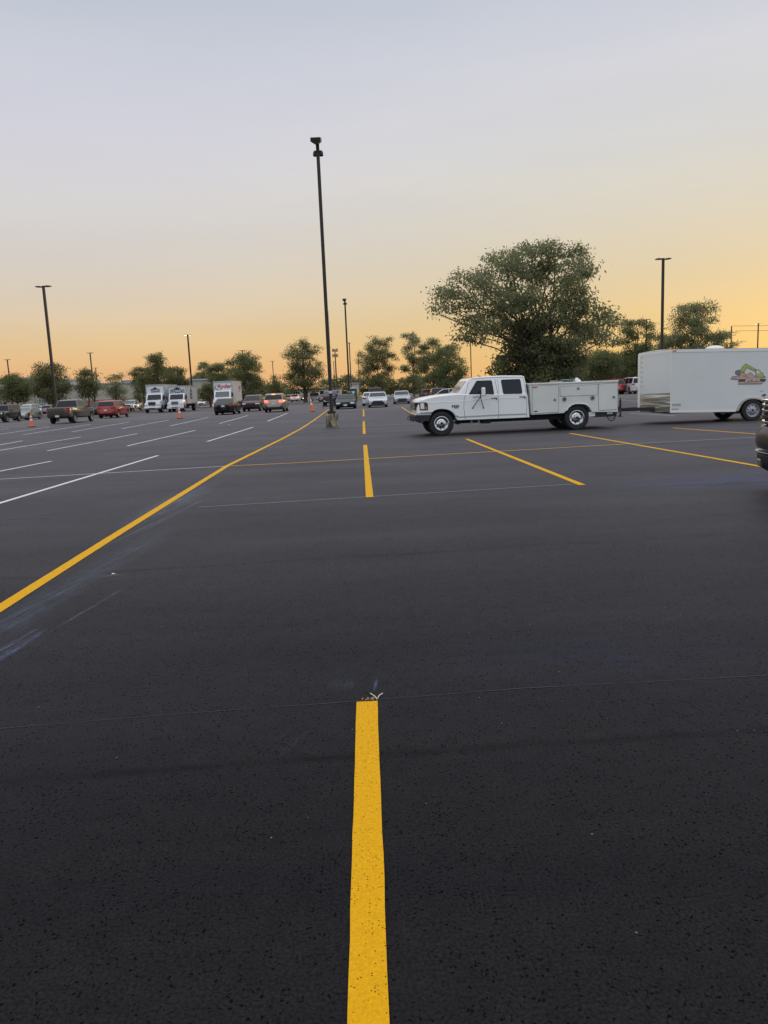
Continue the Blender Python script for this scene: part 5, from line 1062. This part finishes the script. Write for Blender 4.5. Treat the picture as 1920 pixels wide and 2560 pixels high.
# ------------------------------------------------------------------ traffic cones
ORG = mat('cone_orange', (.78, .12, .03), .5, emit=None, var=.08); CW = mat('cone_reflective', (.78, .76, .7), .3)
def cone(px, py, H, label, lean=0):
    o = thing('traffic_cone', label, 'traffic cone', gp(px, py), 0, 'tall orange traffic cones')
    q = MB(); q.box((0, 0, .025), (.40, .40, .05)); q.build('rubber_base', VOID, o, bevel=.01)
    rb, rt = .135, .03; rr_ = lambda f: rb + (rt - rb) * f
    body = MB(); body.lathe([(rb * 1.15, .05), (rr_(.03), .09), (rr_(.97), H * .97), (rr_(1) * .8, H), (0, H)], axis='z', n=20); bo = body.build('cone_body', ORG, o, smooth=50)
    for f0, f1 in ((.40, .54), (.66, .78)):
        q = MB(); q.lathe([(rr_(f0) + .002, .05 + (H - .05) * f0), (rr_(f0) + .005, .05 + (H - .05) * f0 + .004), (rr_(f1) + .005, .05 + (H - .05) * f1), (rr_(f1) + .002, .05 + (H - .05) * f1 + .003)], axis='z', n=20); q.build('reflective_band', CW, bo, smooth=60)
    o.rotation_euler = (0, R(lean), 0); return o
cone(80, 1067.5, 1.02, 'tall orange traffic cone in front of the left end cars')
cone(450, 1046.5, 1.02, 'tall orange traffic cone in front of the box truck with the large logo')
cone(782, 1029, 1.32, 'leaning orange traffic cone left of the nearest light pole', -7)
# debris at the end of the near yellow line
q = MB(); a = gp(943, 1751); k1 = gp(926, 1736); k2 = gp(957, 1737)
q.path([k1 + Vector((0, 0, .006)), a.lerp(k1, .4) + Vector((.004, 0, .008)), a + Vector((0, 0, .006)), a.lerp(k2, .5) + Vector((-.004, 0, .012)), k2 + Vector((0, 0, .008))], .0028, 5, 0)
o = q.build('string_scrap', mat('string_white', (.6, .57, .5), .8)); tag(o, 'short white string scrap bent in a V at the end of the nearest yellow line', 'string')
q = MB(); a = gp(932, 1750); rnd = random.Random(4)
for i in range(16): q.box((a.x + rnd.gauss(0, .02) - .01, a.y + rnd.gauss(0, .006), .006), (rnd.uniform(.004, .014), rnd.uniform(.003, .008), .006), rot=(rnd.random(), rnd.random(), rnd.random() * 3))
o = q.build('paint_crumbs', mat('crumb_tan', (.35, .22, .1), .9)); tag(o, 'tan paint crumbs heaped at the end of the nearest yellow line', 'crumbs', kind='stuff')
for (px, py, w_, lb) in ((572, 1064, .22, 'crumpled white paper scrap lying between two white bay lines'), (283, 1438, .05, 'small pale wood chip lying right of the long yellow line')):
    a = gp(px, py); q = MB(); rnd = random.Random(px)
    vs = [(rnd.uniform(-.5, .5) * w_, rnd.uniform(-.5, .5) * w_ * (1 if w_ > .1 else .4), rnd.uniform(.005, w_ * .3)) for _ in range(9)]
    bm = bmesh.new(); [bm.verts.new(v) for v in vs]; bmesh.ops.convex_hull(bm, input=bm.verts); me = bpy.data.meshes.new('litter'); bm.to_mesh(me); bm.free(); me.materials.append(CW)
    o = bpy.data.objects.new('litter', me); COL.objects.link(o); o.location = (a.x, a.y, .004); tag(o, lb, 'litter')

# ------------------------------------------------------------------ trees
def leaf_mesh(name, lobes, n, size, material, seed, droop=.5, per=12, spread=.38, sprays=12):
    rg = np.random.default_rng(seed); sub = []
    for l in lobes:
        for j in range(sprays):
            v = rg.normal(size=3); v /= np.linalg.norm(v); v[2] = v[2] * .8 + .1; rr = l[3] * rg.uniform(.30, .48); k = l[3] * rg.uniform(.45, .82)
            sub.append((l[0] + v[0] * k, l[1] + v[1] * k, l[2] + v[2] * k * .9, rr))
    lobes = sub; L = np.array([l[:3] for l in lobes]); Rr = np.array([l[3] for l in lobes]); w = Rr ** 2.0; w /= w.sum()
    nc = max(1, n // per); li = rg.choice(len(lobes), nc, p=w); v = rg.normal(size=(nc, 3)); v /= np.linalg.norm(v, axis=1)[:, None]
    v[:, 2] = np.where(v[:, 2] < -.3, v[:, 2] * .6, v[:, 2])
    rad = rg.random(nc) ** .42 * (1 + .06 * rg.normal(size=nc)); cc = L[li] + v * (rad * Rr[li])[:, None] * np.array([1, 1, .72])
    c = np.repeat(cc, per, 0); out_ = np.repeat(v, per, 0); sp = rg.normal(size=c.shape) * spread * np.array([1, 1, .55]); c = c + sp; m_ = len(c)
    d = out_ * .6 + rg.normal(size=(m_, 3)) * .7; d[:, 2] -= droop; d /= np.linalg.norm(d, axis=1)[:, None]
    u = np.cross(d, rg.normal(size=(m_, 3))); u /= np.linalg.norm(u, axis=1)[:, None]
    s = size * (.6 + .8 * rg.random(m_))[:, None]; wd = s * .22
    V = np.empty((m_, 4, 3)); V[:, 0] = c; V[:, 1] = c + d * s * .45 + u * wd; V[:, 2] = c + d * s; V[:, 3] = c + d * s * .5 - u * wd
    me = bpy.data.meshes.new(name); me.vertices.add(m_ * 4); me.vertices.foreach_set('co', V.reshape(-1).astype(np.float32)); me.loops.add(m_ * 4); me.loops.foreach_set('vertex_index', np.arange(m_ * 4, dtype=np.int32))
    me.polygons.add(m_); me.polygons.foreach_set('loop_start', np.arange(0, m_ * 4, 4, dtype=np.int32)); me.polygons.foreach_set('loop_total', np.full(m_, 4, dtype=np.int32)); me.update(); me.validate(); me.materials.append(material)
    return me, cc
def grow(name, label, base, lobes, n, size, material, seed, trunk_r, stems=1, first=1.8, droop=.5, group=None, cat='tree', spread=.38, per=12):
    """lobes relative to the base point"""
    o = thing(name, label, cat, base, 0, group); rnd = random.Random(seed)
    me, cc = leaf_mesh('crown', lobes, n, size, material, seed, droop, per, spread); c = bpy.data.objects.new('crown', me); COL.objects.link(c); c.parent = o
    q = MB(); top = max(l[2] for l in lobes)
    cx_ = sum(l[0] * l[3] for l in lobes) / sum(l[3] for l in lobes)
    for s in range(stems):
        ox = (s - (stems - 1) / 2) * .35; pts = []
        for i in range(9):
            t = i / 8; pts.append(Vector((ox * (1 + 3 * t) + cx_ * t * .7 + rnd.uniform(-.08, .08) * t * 2, rnd.uniform(-.1, .1), top * .92 * t)))
        rad = [trunk_r * (1 - .85 * i / 8) / (1 if stems == 1 else 1.5) * (1.25 if i == 0 else 1) for i in range(9)]
        for i in range(8): q.tube(pts[i], pts[i + 1], rad[i], rad[i + 1], 8)
        for li, l in enumerate(lobes):
            if li % stems != s: continue
            tgt = Vector(l[:3]); hz = max(first, tgt.z * .55); t = min(.93, hz / (top * .92)); k = int(t * 8); st = pts[k].lerp(pts[min(8, k + 1)], t * 8 - k)
            mid = st.lerp(tgt, .5) + Vector((rnd.uniform(-.3, .3), rnd.uniform(-.3, .3), rnd.uniform(-.1, .5))); r_ = rad[k] * .45
            q.tube(st, mid, r_, r_ * .7, 6); q.tube(mid, tgt, r_ * .7, r_ * .3, 6)
            for j in range(5):
                v = Vector((rnd.gauss(0, 1), rnd.gauss(0, 1), rnd.gauss(.2, .8))).normalized() * l[3] * .9; q.tube(mid.lerp(tgt, .4 + .6 * rnd.random()), tgt + v, r_ * .3, r_ * .1, 4)
    q.build('trunk', BARK, o, smooth=60)
    return o
def tree(px, d, halfpx, toppy, botpy, label, material=None, seed=1, n=9000, nl=12, shape='round', name='tree', dens=1., trunk=.17, stems=1, size=None, group='trees around the lot'):
    k = d / F; base = at_d(px, d); top = top_z(px, toppy, d); bot = max(.9, top_z(px, botpy, d)); rx = halfpx * k; rz = (top - bot) / 2; cz = (top + bot) / 2
    rnd = random.Random(seed); lobes = []
    for i in range(nl):
        f = (i + .5) / nl; z = -1 + 2 * f
        if shape == 'cone': wr_ = (1 - f) ** .8 * 1.0
        elif shape == 'vase': wr_ = .45 + .55 * math.sin(math.pi * min(1, f * .75 + .15))
        else: wr_ = math.sqrt(max(.05, 1 - z * z * .85))
        a = i * 2.4 + rnd.uniform(-.4, .4); rr_ = wr_ * rnd.uniform(.45, .72); lr = rx * rnd.uniform(.36, .52) * (.65 + .35 * wr_)
        zz = cz + z * rz * .88; zz = min(zz, top - lr * .7)
        lobes.append((math.cos(a) * rx * rr_, math.sin(a) * rx * rr_, zz, lr))
    lobes.append((0, 0, cz, rx * .5)); lobes.append((rx * .1, 0, top - rx * .28, rx * .27))
    lobes.append((rx * .62, 0, cz - rz * .25, rx * .33)); lobes.append((-rx * .62, 0, cz - rz * .3, rx * .33))
    sz = size or (.12 + d * .0008)
    return grow(name, label, base, lobes, int(n * dens * 1.25), sz, material or LEAF_A, seed, trunk, stems, max(1.2, bot * .9), group=group, spread=.18 + d * .001)
# the big birch behind the service truck
D = 50.; k_ = D / F; bx = at_d(1352, D)
def lob(cx, cy, r, yo=0.):
    px, py = 1040 + cx * .3617, 560 + cy * .3617; dd = D + yo; v = ray(px, py); p = v / v.y * dd; return (p.x - bx.x, p.y - bx.y, p.z + CAM_H, r * .3617 * k_)
rnd = random.Random(11)
BIG = [(880, 190, 105), (960, 170, 85), (770, 180, 70), (1070, 200, 90), (1160, 290, 85), (1200, 340, 45), (620, 270, 100), (540, 250, 60), (700, 230, 70), (480, 340, 60), (350, 380, 70), (200, 470, 75), (150, 560, 60), (290, 480, 90), (140, 620, 32), (460, 450, 110), (240, 560, 70), (400, 560, 80), (740, 370, 170), (960, 380, 160), (1080, 440, 120), (1090, 330, 100), (560, 500, 130), (700, 560, 150), (900, 580, 170), (1080, 560, 120), (1180, 560, 70), (620, 640, 110), (480, 680, 110), (350, 700, 80), (320, 790, 60), (420, 770, 75), (800, 720, 150), (980, 720, 140), (1150, 680, 120), (1290, 620, 70), (1350, 670, 60), (1290, 720, 90), (1200, 780, 110), (700, 800, 120), (900, 860, 120), (1060, 830, 100), (1320, 800, 70), (560, 740, 90)]
grow('birch_tree', 'largest tree, broad and airy, rising behind the service truck', bx, [lob(b[0], b[1], b[2] * 1.2, yo=rnd.uniform(-2, 2)) for b in BIG], 33000, .19, LEAF_B, 5, .24, stems=3, first=2.2, droop=.9, spread=.26, per=8)
tree(1322, 51, 105, 800, 975, 'dark dense tree standing low under the largest tree', LEAF_A, 21, 11000, 16, 'cone', 'conifer_tree', trunk=.2, size=.22)
tree(1405, 51, 62, 850, 972, 'bushy green tree right of the dark one under the largest tree', LEAF_B, 22, 8000, 10, 'round', 'bushy_tree', size=.2)
tree(1500, 92, 62, 868, 955, 'dark spreading tree left of the trailer nose, beside the red canopy', LEAF_C, 23, 11000, 12, 'round', 'spreading_tree')
tree(1440, 98, 32, 935, 975, 'small dark bush below the red canopy', LEAF_C, 231, 3500, 7, 'round', 'shrub')
tree(1595, 100, 52, 795, 960, 'mid-sized tree just left of the tall pole behind the trailer', LEAF_C, 24, 14000, 14, 'cone', 'oak_tree', nl=14) if 0 else tree(1593, 100, 54, 793, 965, 'mid-sized tree just left of the tall pole behind the trailer', LEAF_C, 24, 15000, 15, 'vase', 'oak_tree')
tree(1540, 104, 40, 880, 965, 'dark low tree directly behind the off-white minivan', LEAF_C, 241, 8000, 10, 'round', 'bushy_tree')
tree(1730, 90, 72, 752, 905, 'round crowned tree rising above the trailer roof', LEAF_B, 25, 15000, 15, 'round', 'round_tree')
tree(1665, 94, 40, 835, 940, 'lower tree between the tall pole and the round crowned tree', LEAF_B, 26, 7000, 10, 'round', 'bushy_tree')
tree(1800, 92, 38, 828, 925, 'thin branching tree at the right foot of the round crowned tree', LEAF_B, 27, 4200, 9, 'vase', 'young_tree')
tree(1035, 150, 40, 826, 975, 'tall pale green tree left of the largest tree', LEAF_B, 28, 9000, 13, 'vase', 'ash_tree')
tree(1118, 120, 54, 858, 985, 'dark broad tree just left of the service truck roof', LEAF_C, 29, 13000, 14, 'round', 'broad_tree')
tree(1085, 132, 42, 842, 970, 'grey green tree half behind the dark broad one', LEAF_A, 30, 9000, 12, 'round', 'bushy_tree')
tree(948, 150, 54, 838, 978, 'rounded full tree above the bright silver sedan', LEAF_A, 31, 14000, 15, 'round', 'round_tree')
tree(763, 130, 60, 850, 987, 'full round tree left of the nearest light pole', LEAF_A, 32, 16000, 16, 'round', 'round_tree', trunk=.34)
tree(690, 135, 22, 938, 1003, 'small sparse tree above the beige SUV', LEAF_A, 33, 2200, 8, 'vase', 'young_tree', trunk=.1)
tree(614, 115, 52, 880, 1003, 'wide dark tree behind the rental box truck and the maroon SUV', LEAF_C, 34, 15000, 15, 'round', 'broad_tree')
tree(550, 128, 40, 905, 1004, 'mid-height tree filling in behind the rental box truck', LEAF_C, 341, 9000, 12, 'round', 'bushy_tree')
tree(515, 210, 30, 903, 1000, 'smooth domed tree farther back, left of the rental box truck', LEAF_A, 35, 8000, 11, 'round', 'domed_tree')
tree(525, 122, 26, 958, 1006, 'light green shrub in the gap left of the rental box truck', LEAF_A, 36, 3500, 8, 'round', 'shrub')
tree(400, 130, 62, 882, 990, 'wide tree with a peaked top behind the two trucks with house logos', LEAF_A, 37, 13000, 16, 'cone', 'peaked_tree')
tree(360, 134, 28, 915, 985, 'lower tree left of the peaked one', LEAF_A, 371, 6000, 10, 'round', 'bushy_tree')
tree(447, 132, 30, 915, 985, 'lower tree right of the peaked one', LEAF_A, 372, 6000, 10, 'round', 'bushy_tree')
tree(292, 105, 30, 934, 1006, 'thin young tree in front of the store wall, behind the red SUV', LEAF_B, 38, 2400, 9, 'vase', 'young_tree', trunk=.1)
tree(223, 100, 34, 921, 1000, 'open branched tree behind the black SUV', LEAF_A, 39, 5200, 11, 'vase', 'open_tree', stems=3, trunk=.16)
tree(133, 100, 52, 905, 1008, 'full leafy tree behind the tall left light pole', LEAF_A, 40, 12000, 14, 'round', 'leafy_tree')
tree(45, 105, 48, 936, 1004, 'low wide dark tree near the left edge above the minivan', LEAF_C, 41, 11000, 12, 'round', 'broad_tree')
tree(-25, 110, 34, 938, 1010, 'dark tree cut off by the left edge of the photo', LEAF_C, 42, 6000, 10, 'round', 'broad_tree')
tree(346, 140, 12, 975, 1012, 'small dark shrub at the right end of the store wall', LEAF_C, 43, 1200, 6, 'round', 'shrub')
tree(1050, 140, 7, 975, 995, 'little roadside shrub right of the red storage doors', LEAF_A, 44, 600, 5, 'round', 'shrub')
def woods(name, label, px0, px1, tops, d, n, material, size, seed):
    rnd = random.Random(seed); lobes = []; base = at_d((px0 + px1) / 2, d); m_ = len(tops)
    cnt = int((px1 - px0) / 7)
    for i in range(cnt):
        f = i / (cnt - 1); px = px0 + (px1 - px0) * f; j = f * (m_ - 1); k = min(m_ - 2, int(j)); ty = tops[k] + (tops[k + 1] - tops[k]) * (j - k) + rnd.uniform(0, 5)
        zt = top_z(px, ty, d); p = at_d(px, d + rnd.uniform(0, 10)); r = rnd.uniform(1.4, 2.4) * d / 200
        z = zt - r
        while z > 0: lobes.append((p.x - base.x + rnd.uniform(-1, 1), p.y - base.y + rnd.uniform(-2, 2), z, r)); z -= r * 1.2; r *= 1.05
    me, cc = leaf_mesh(name, lobes, n, size, material, seed, .3, 8, .5); o = bpy.data.objects.new(name, me); COL.objects.link(o); o.location = base; tag(o, label, 'woods', kind='stuff')
woods('distant_woods', 'far line of woods on the horizon at the right edge above the trailer', 1780, 2020, [868, 866, 868, 862, 868], 250, 16000, LEAF_A, .55, 51)
woods('distant_woods', 'far woods between the round trees in the middle of the picture', 800, 1190, [948, 928, 936, 930, 940, 932, 925, 930, 935], 290, 26000, LEAF_C, .65, 52)
woods('distant_woods', 'far woods behind the box trucks and the rental truck', 430, 720, [950, 935, 920, 925, 935, 940, 950, 945], 230, 20000, LEAF_C, .55, 53)
woods('distant_woods', 'dark woods behind the trees between the service truck and the trailer', 1440, 1800, [915, 900, 880, 865, 862, 866, 868], 170, 22000, LEAF_C, .45, 54)

# ------------------------------------------------------------------ planting islands
def island(px, d, L, Wd, label, red_=False):
    c = at_d(px, d); n = 24; pts = [(max(-L / 2, min(L / 2, (L / 2) * 1.0 * math.copysign(abs(math.cos(a)) ** .35, math.cos(a)))), Wd / 2 * math.copysign(abs(math.sin(a)) ** .6, math.sin(a))) for a in [2 * math.pi * i / n for i in range(n)]]
    q = MB(); m_ = len(pts); inn = [(x * (1 - .3 / L), y * (1 - .3 / Wd)) for x, y in pts]
    vs = [(x, y, -.02) for x, y in pts] + [(x, y, .14) for x, y in pts] + [(x, y, .14) for x, y in inn]
    q.add(vs, [(i, (i + 1) % m_, (i + 1) % m_ + m_, i + m_) for i in range(m_)] + [(i + m_, (i + 1) % m_ + m_, (i + 1) % m_ + 2 * m_, i + 2 * m_) for i in range(m_)])
    o = q.build('island_kerb', KERB); o.location = c; o['kind'] = 'structure'
    q = MB(); q.add([(x, y, .12) for x, y in inn], [tuple(range(m_))]); o = q.build('island_soil', mat('red_mulch', (.16, .06, .04), 1, var=.4) if red_ else mat('island_turf', (.05, .075, .025), 1, var=.4, vscale=2)); o.location = c; o['kind'] = 'structure'
for a in ((763, 130, 14, 2.2, '', 1), (525, 124, 12, 2.6, ''), (614, 117, 12, 2.4, ''), (1118, 122, 16, 2.6, ''), (948, 150, 16, 2.6, ''), (690, 135, 7, 2, ''), (400, 132, 14, 2.6, ''), (292, 106, 9, 2.2, ''), (223, 101, 8, 2.2, ''), (133, 101, 12, 2.6, ''), (45, 106, 12, 2.6, '')): island(*a)
sheet('grass_verge', [(-60, 292), (40, 292), (40, 298), (-60, 298)], .02, mat('verge_grass', (.06, .1, .03), 1, var=.3, vscale=.6))

# ------------------------------------------------------------------ buildings
CREAM = mat('store_stucco', (.44, .40, .33), .9, var=.08, vscale=.6); BRICK = mat('store_brick_band', (.30, .16, .12), .9, var=.2, vscale=2); PAR = mat('parapet_grey', (.42, .44, .45), .8, var=.05); ROOFU = mat('roof_unit_metal', (.4, .4, .4), .5, .4)
def wallbox(q, px0, px1, d0, dep, z0, z1, mi=0):
    a, b_ = at_d(px0, d0), at_d(px1, d0); q.box(((a.x + b_.x) / 2, d0 + dep / 2, (z0 + z1) / 2), (b_.x - a.x, dep, z1 - z0), mi=mi)
st = thing('store_building', 'long low cream store building with a brown brick base behind the trees on the left', 'building')
zr = top_z(330, 958, 185)
q = MB(); wallbox(q, 90, 560, 185, 40, 2.3, zr); q.build('wall', CREAM, st)
q = MB(); wallbox(q, 90, 560, 184.8, 40.1, 0, 2.3); q.build('brick_base', BRICK, st)
q = MB(); wallbox(q, 89.5, 560.5, 184.7, 40.4, zr, zr + .35); q.build('parapet', PAR, st)
q = MB(); wallbox(q, -90, 88, 181, 44, 0, top_z(50, 950, 181)); q.build('front_wall', CREAM, st)
q = MB(); wallbox(q, -90.5, 88.5, 180.7, 44.4, top_z(50, 950, 181), top_z(50, 944, 181)); q.build('front_parapet', PAR, st)
for a, b_ in ((306, 324), (334, 352)): q = MB(); wallbox(q, a, b_, 190, 4, zr + .3, zr + .55); wallbox(q, a + 1.5, b_ - 1.5, 190.3, 3.4, zr + .55, zr + .75); wallbox(q, a, b_, 190, 4, zr + .75, zr + .95); q.build('roof_unit', ROOFU, st)
for a, b_ in ((0, 3), (26, 31), (52, 58)): q = MB(); wallbox(q, a, b_, 180.4, .6, 0, 4.4); q.build('pilaster', mat('brick_pilaster', (.36, .2, .16), .9), st)
q = MB(); wallbox(q, 10, 17, 180.9, .3, 1.6, 2.8); q.build('window', GLASS, st)
en = thing('store_entrance', 'white framed glass entrance with small panes at the right end of the store front', 'entrance')
q = MB(); wallbox(q, 93, 117, 178, .4, 2.8, 3.1); wallbox(q, 93, 117, 178, .4, 4.4, 4.7)
for i in range(7): wallbox(q, 93 + i * 3.85, 93.8 + i * 3.85, 178, .4, 0, 4.7)
q.build('frame', mat('entrance_white', (.72, .72, .66), .6), en); q = MB(); wallbox(q, 93, 117, 178.3, 2.4, 0, 4.4); q.build('glazing', GLASS, en)
# storage building with red roll-up doors
rb_ = thing('storage_building', 'low storage building with a row of red roll-up doors behind the sedans', 'building'); DS = 300
q = MB(); wallbox(q, 878, 1052, DS, 12, 0, top_z(1040, 968, DS)); q.build('wall', mat('storage_tan', (.42, .31, .2), .9, var=.1), rb_)
q = MB(); wallbox(q, 877, 1053, DS - .6, 13.2, top_z(1040, 968, DS), top_z(1040, 965.8, DS)); q.build('roof', mat('storage_roof_red', (.40, .06, .05), .6), rb_)
DR = mat('storage_door_red', (.36, .035, .04), .6); x_ = 881
while x_ < 1046:
    q = MB(); zt2 = top_z(1040, 969.5, DS); wallbox(q, x_, x_ + 14.5, DS - .12, .3, .1, zt2 - .2)
    for j in range(8): wallbox(q, x_, x_ + 14.5, DS - .17, .06, .2 + j * .42, .3 + j * .42)
    q.build('rollup_door', DR, rb_); x_ += 19
# small pale building behind the portable toilet
pb = thing('pale_building', 'small pale flat roofed building above the portable toilet', 'building')
q = MB(); wallbox(q, 876, 899, 240, 8, 0, top_z(888, 959, 240)); q.build('wall', mat('pale_render', (.5, .46, .4), .9), pb); q = MB(); wallbox(q, 875, 900, 239.6, 8.8, top_z(888, 959, 240), top_z(888, 957, 240)); q.build('roof', PAR, pb)
pb = thing('long_pale_building', 'long pale building seen under the round tree left of the nearest light pole', 'building')
q = MB(); wallbox(q, 640, 850, 260, 14, 0, top_z(750, 975, 260)); q.build('wall', mat('pale_render2', (.5, .47, .4), .9, var=.15, vscale=.3), pb); q = MB(); wallbox(q, 638, 852, 259.5, 15, top_z(750, 975, 260), top_z(750, 972.5, 260)); q.build('roof', mat('roof_brown', (.2, .15, .12), .9), pb)
for i in range(7): q = MB(); wallbox(q, 700 + i * 20, 709 + i * 20, 259.8, .4, .6, 2.4); q.build('window', GLASS, pb)
# fuel station canopy
gc = thing('station_canopy', 'red and white station canopy seen between the trees above the service body', 'canopy'); DG = 170
q = MB(); wallbox(q, 1418, 1482, DG, 9, top_z(1450, 908, DG), top_z(1450, 897, DG)); q.build('fascia', mat('fascia_lilac', (.52, .47, .55), .6), gc)
q = MB(); wallbox(q, 1418, 1482, DG - .1, 9.2, top_z(1450, 920, DG), top_z(1450, 908, DG)); q.build('red_band', mat('canopy_red', (.45, .08, .05), .6), gc)
for a in (1424, 1448, 1472): q = MB(); wallbox(q, a, a + 3, DG + 3, .6, 0, top_z(1450, 920, DG)); q.build('column', mat('column_red', (.3, .08, .06), .7), gc)
q = MB(); wallbox(q, 1425, 1480, DG + 12, 6, 0, top_z(1450, 928, DG + 12)); q.build('kiosk', mat('kiosk_blue', (.12, .11, .17), .7), gc)
# portable toilet
pt_ = gp(884.5, 1005); po = thing('portable_toilet', 'dark green portable toilet with a pale roof behind the green coupe', 'portable toilet', pt_ + Vector((0, .6, 0)))
PG = mat('toilet_green', (.018, .06, .045), .5, var=.1); q = MB(); q.box((0, 0, 1.02), (1.1, 1.15, 2.04), taper=.97); q.build('cabin', PG, po, bevel=.03)
q = MB(); q.hull([(-.6, 0), (.6, 0), (.56, .10), (.3, .2), (-.3, .2), (-.56, .10)], .6, .03); q.build('roof', mat('toilet_roof', (.5, .52, .5), .5), po, smooth=40).location = (0, 0, 2.03)
q = MB(); q.box((0, -.585, 1.0), (.72, .03, 1.75)); dr = q.build('door', mat('toilet_door', (.025, .075, .06), .5), po, bevel=.01)
q = MB(); q.box((-.02, -.605, 1.55), (.5, .012, .22)); q.box((.02, -.605, 1.25), (.16, .012, .34)); q.build('door_notice', SIGNW, dr)
pl = thing('yellow_sign', 'yellow sign board on a post right of the portable toilet', 'sign', gp(900, 999)); q = MB(); q.tube((0, 0, 0), (0, 0, 6.5), .05, n=8); q.build('post', DARKM, pl); q = MB(); q.box((0, -.06, .95), (.9, .04, 1.0)); q.build('board', mat('sign_yellow', (.7, .38, .03), .5), pl, bevel=.02); q = MB(); q.box((0, -.09, 1.05), (.6, .01, .08)); q.box((0, -.09, .85), (.5, .01, .08)); q.build('board_print', mat('sign_print', (.35, .16, .02), .5), pl)
# low cart rail left of the nearest pole
cr = thing('cart_rail', 'low grey metal rail standing left of the nearest light pole', 'rail', gp(817, 1023.5)); q = MB(); q.path([(-.35, 0, 0), (-.35, 0, .38), (.9, 0, .45), (.9, 0, 0)], .022, 8); q.build('rail', DARKM, cr)

# ------------------------------------------------------------------ person leaning at the green coupe
def person(loc, rz, label):
    o = thing('person', label, 'person', loc, rz)
    def skin(name, J, Eg, mt, parent, root=0):
        me = bpy.data.meshes.new(name); me.from_pydata([j[0] for j in J], [], []) ; me.edges.add(len(Eg)); me.edges.foreach_set('vertices', [i for e in Eg for i in e]); me.update(); me.materials.append(mt)
        ob = bpy.data.objects.new(name, me); COL.objects.link(ob); ob.parent = parent; s = ob.modifiers.new('skin', 'SKIN'); s.use_smooth_shade = True
        if not me.skin_vertices: bpy.context.view_layer.update()
        for i, j in enumerate(J):
            me.skin_vertices[0].data[i].radius = (j[1], j[2] if len(j) > 2 else j[1]); me.skin_vertices[0].data[i].use_root = (i == root)
        sb = ob.modifiers.new('sub', 'SUBSURF'); sb.levels = 1; sb.render_levels = 2; return ob
    SK = mat('skin_tone', (.30, .17, .11), .6)
    # body: pelvis 0, spine, chest, neck, head, arms, legs (leaning forward over the door sill)
    J = [((0, 0, .95), .15, .12), ((0, .10, 1.12), .14, .11), ((0, .22, 1.30), .17, .12), ((0, .30, 1.42), .07), ((0, .38, 1.50), .075), ((0, .43, 1.58), .09),
         ((.19, .22, 1.34), .065), ((.24, .38, 1.12), .045), ((.18, .56, 1.04), .034), ((-.19, .22, 1.34), .065), ((-.25, .36, 1.12), .045), ((-.2, .56, 1.02), .034),
         ((.10, -.02, .86), .095), ((.12, .02, .50), .065), ((.12, -.04, .09), .045), ((.12, .10, .04), .04), ((-.10, -.02, .86), .095), ((-.13, .0, .50), .065), ((-.14, -.06, .09), .045), ((-.14, .08, .04), .04)]
    Eg = [(0, 1), (1, 2), (2, 3), (3, 4), (4, 5), (2, 6), (6, 7), (7, 8), (2, 9), (9, 10), (10, 11), (0, 12), (12, 13), (13, 14), (14, 15), (0, 16), (16, 17), (17, 18), (18, 19)]
    k = len(J)
    for s, w in ((1, 8), (-1, 11)):
        b = Vector(J[w][0]); p = b + Vector((0, .05, -.01)); J.append((tuple(p), .03, .018)); pi = len(J) - 1; Eg.append((w, pi))
        for f in range(4):
            a1 = p + Vector(((f - 1.5) * .018, .05, -.004)); a2 = a1 + Vector((0, .03, -.018)); a3 = a2 + Vector((0, .018 + .004 * (f in (1, 2)), -.022))
            for q_, r_ in ((a1, .009), (a2, .0085), (a3, .007)): J.append((tuple(q_), r_))
            n_ = len(J); Eg += [(pi, n_ - 3), (n_ - 3, n_ - 2), (n_ - 2, n_ - 1)]
        t1 = p + Vector((-s * .03, .01, -.01)); t2 = t1 + Vector((-s * .012, .03, -.012)); J += [(tuple(t1), .01), (tuple(t2), .008)]; n_ = len(J); Eg += [(pi, n_ - 2), (n_ - 2, n_ - 1)]
    bo = skin('body', J, Eg, SK, o)
    BLU = mat('shirt_blue', (.07, .065, .22), .9, var=.15, vscale=6); TR = mat('trousers_dark', (.03, .03, .045), .9)
    Js = [((0, .02, .98), .165, .135), ((0, .10, 1.12), .158, .128), ((0, .22, 1.30), .19, .14), ((0, .28, 1.39), .09), ((.20, .22, 1.34), .085), ((.24, .32, 1.18), .062), ((-.20, .22, 1.34), .085), ((-.25, .31, 1.18), .062)]
    skin('shirt', Js, [(0, 1), (1, 2), (2, 3), (2, 4), (4, 5), (2, 6), (6, 7)], BLU, o)
    Jt = [((0, 0, .96), .165, .13), ((.10, -.02, .86), .11), ((.12, .02, .50), .082), ((.12, -.04, .12), .065), ((-.10, -.02, .86), .11), ((-.13, .0, .50), .082), ((-.14, -.06, .12), .065)]
    skin('trousers', Jt, [(0, 1), (1, 2), (2, 3), (0, 4), (4, 5), (5, 6)], TR, o)
    q = MB(); q.lathe([(0, .115), (.06, .10), (.098, .05), (.105, 0), (.09, -.06), (.05, -.07)], axis='z', n=16); h = q.build('hair', mat('hair_dark', (.02, .016, .012), .8), o, smooth=60); h.location = (0, .415, 1.60); h.rotation_euler = (R(-25), 0, 0)
    q = MB(); q.box((0, .53, 1.57), (.025, .03, .04)); q.build('nose', SK, o, bevel=.008)
    for s in (1, -1): q = MB(); q.box((s * .035, .512, 1.595), (.022, .012, .012)); q.build('eye', VOID, o)
    return o
pp = gp(838, 1019.5); person((pp.x - .05, pp.y + .3, 0), R(-60), 'person in a blue shirt and dark trousers bending towards the green coupe')
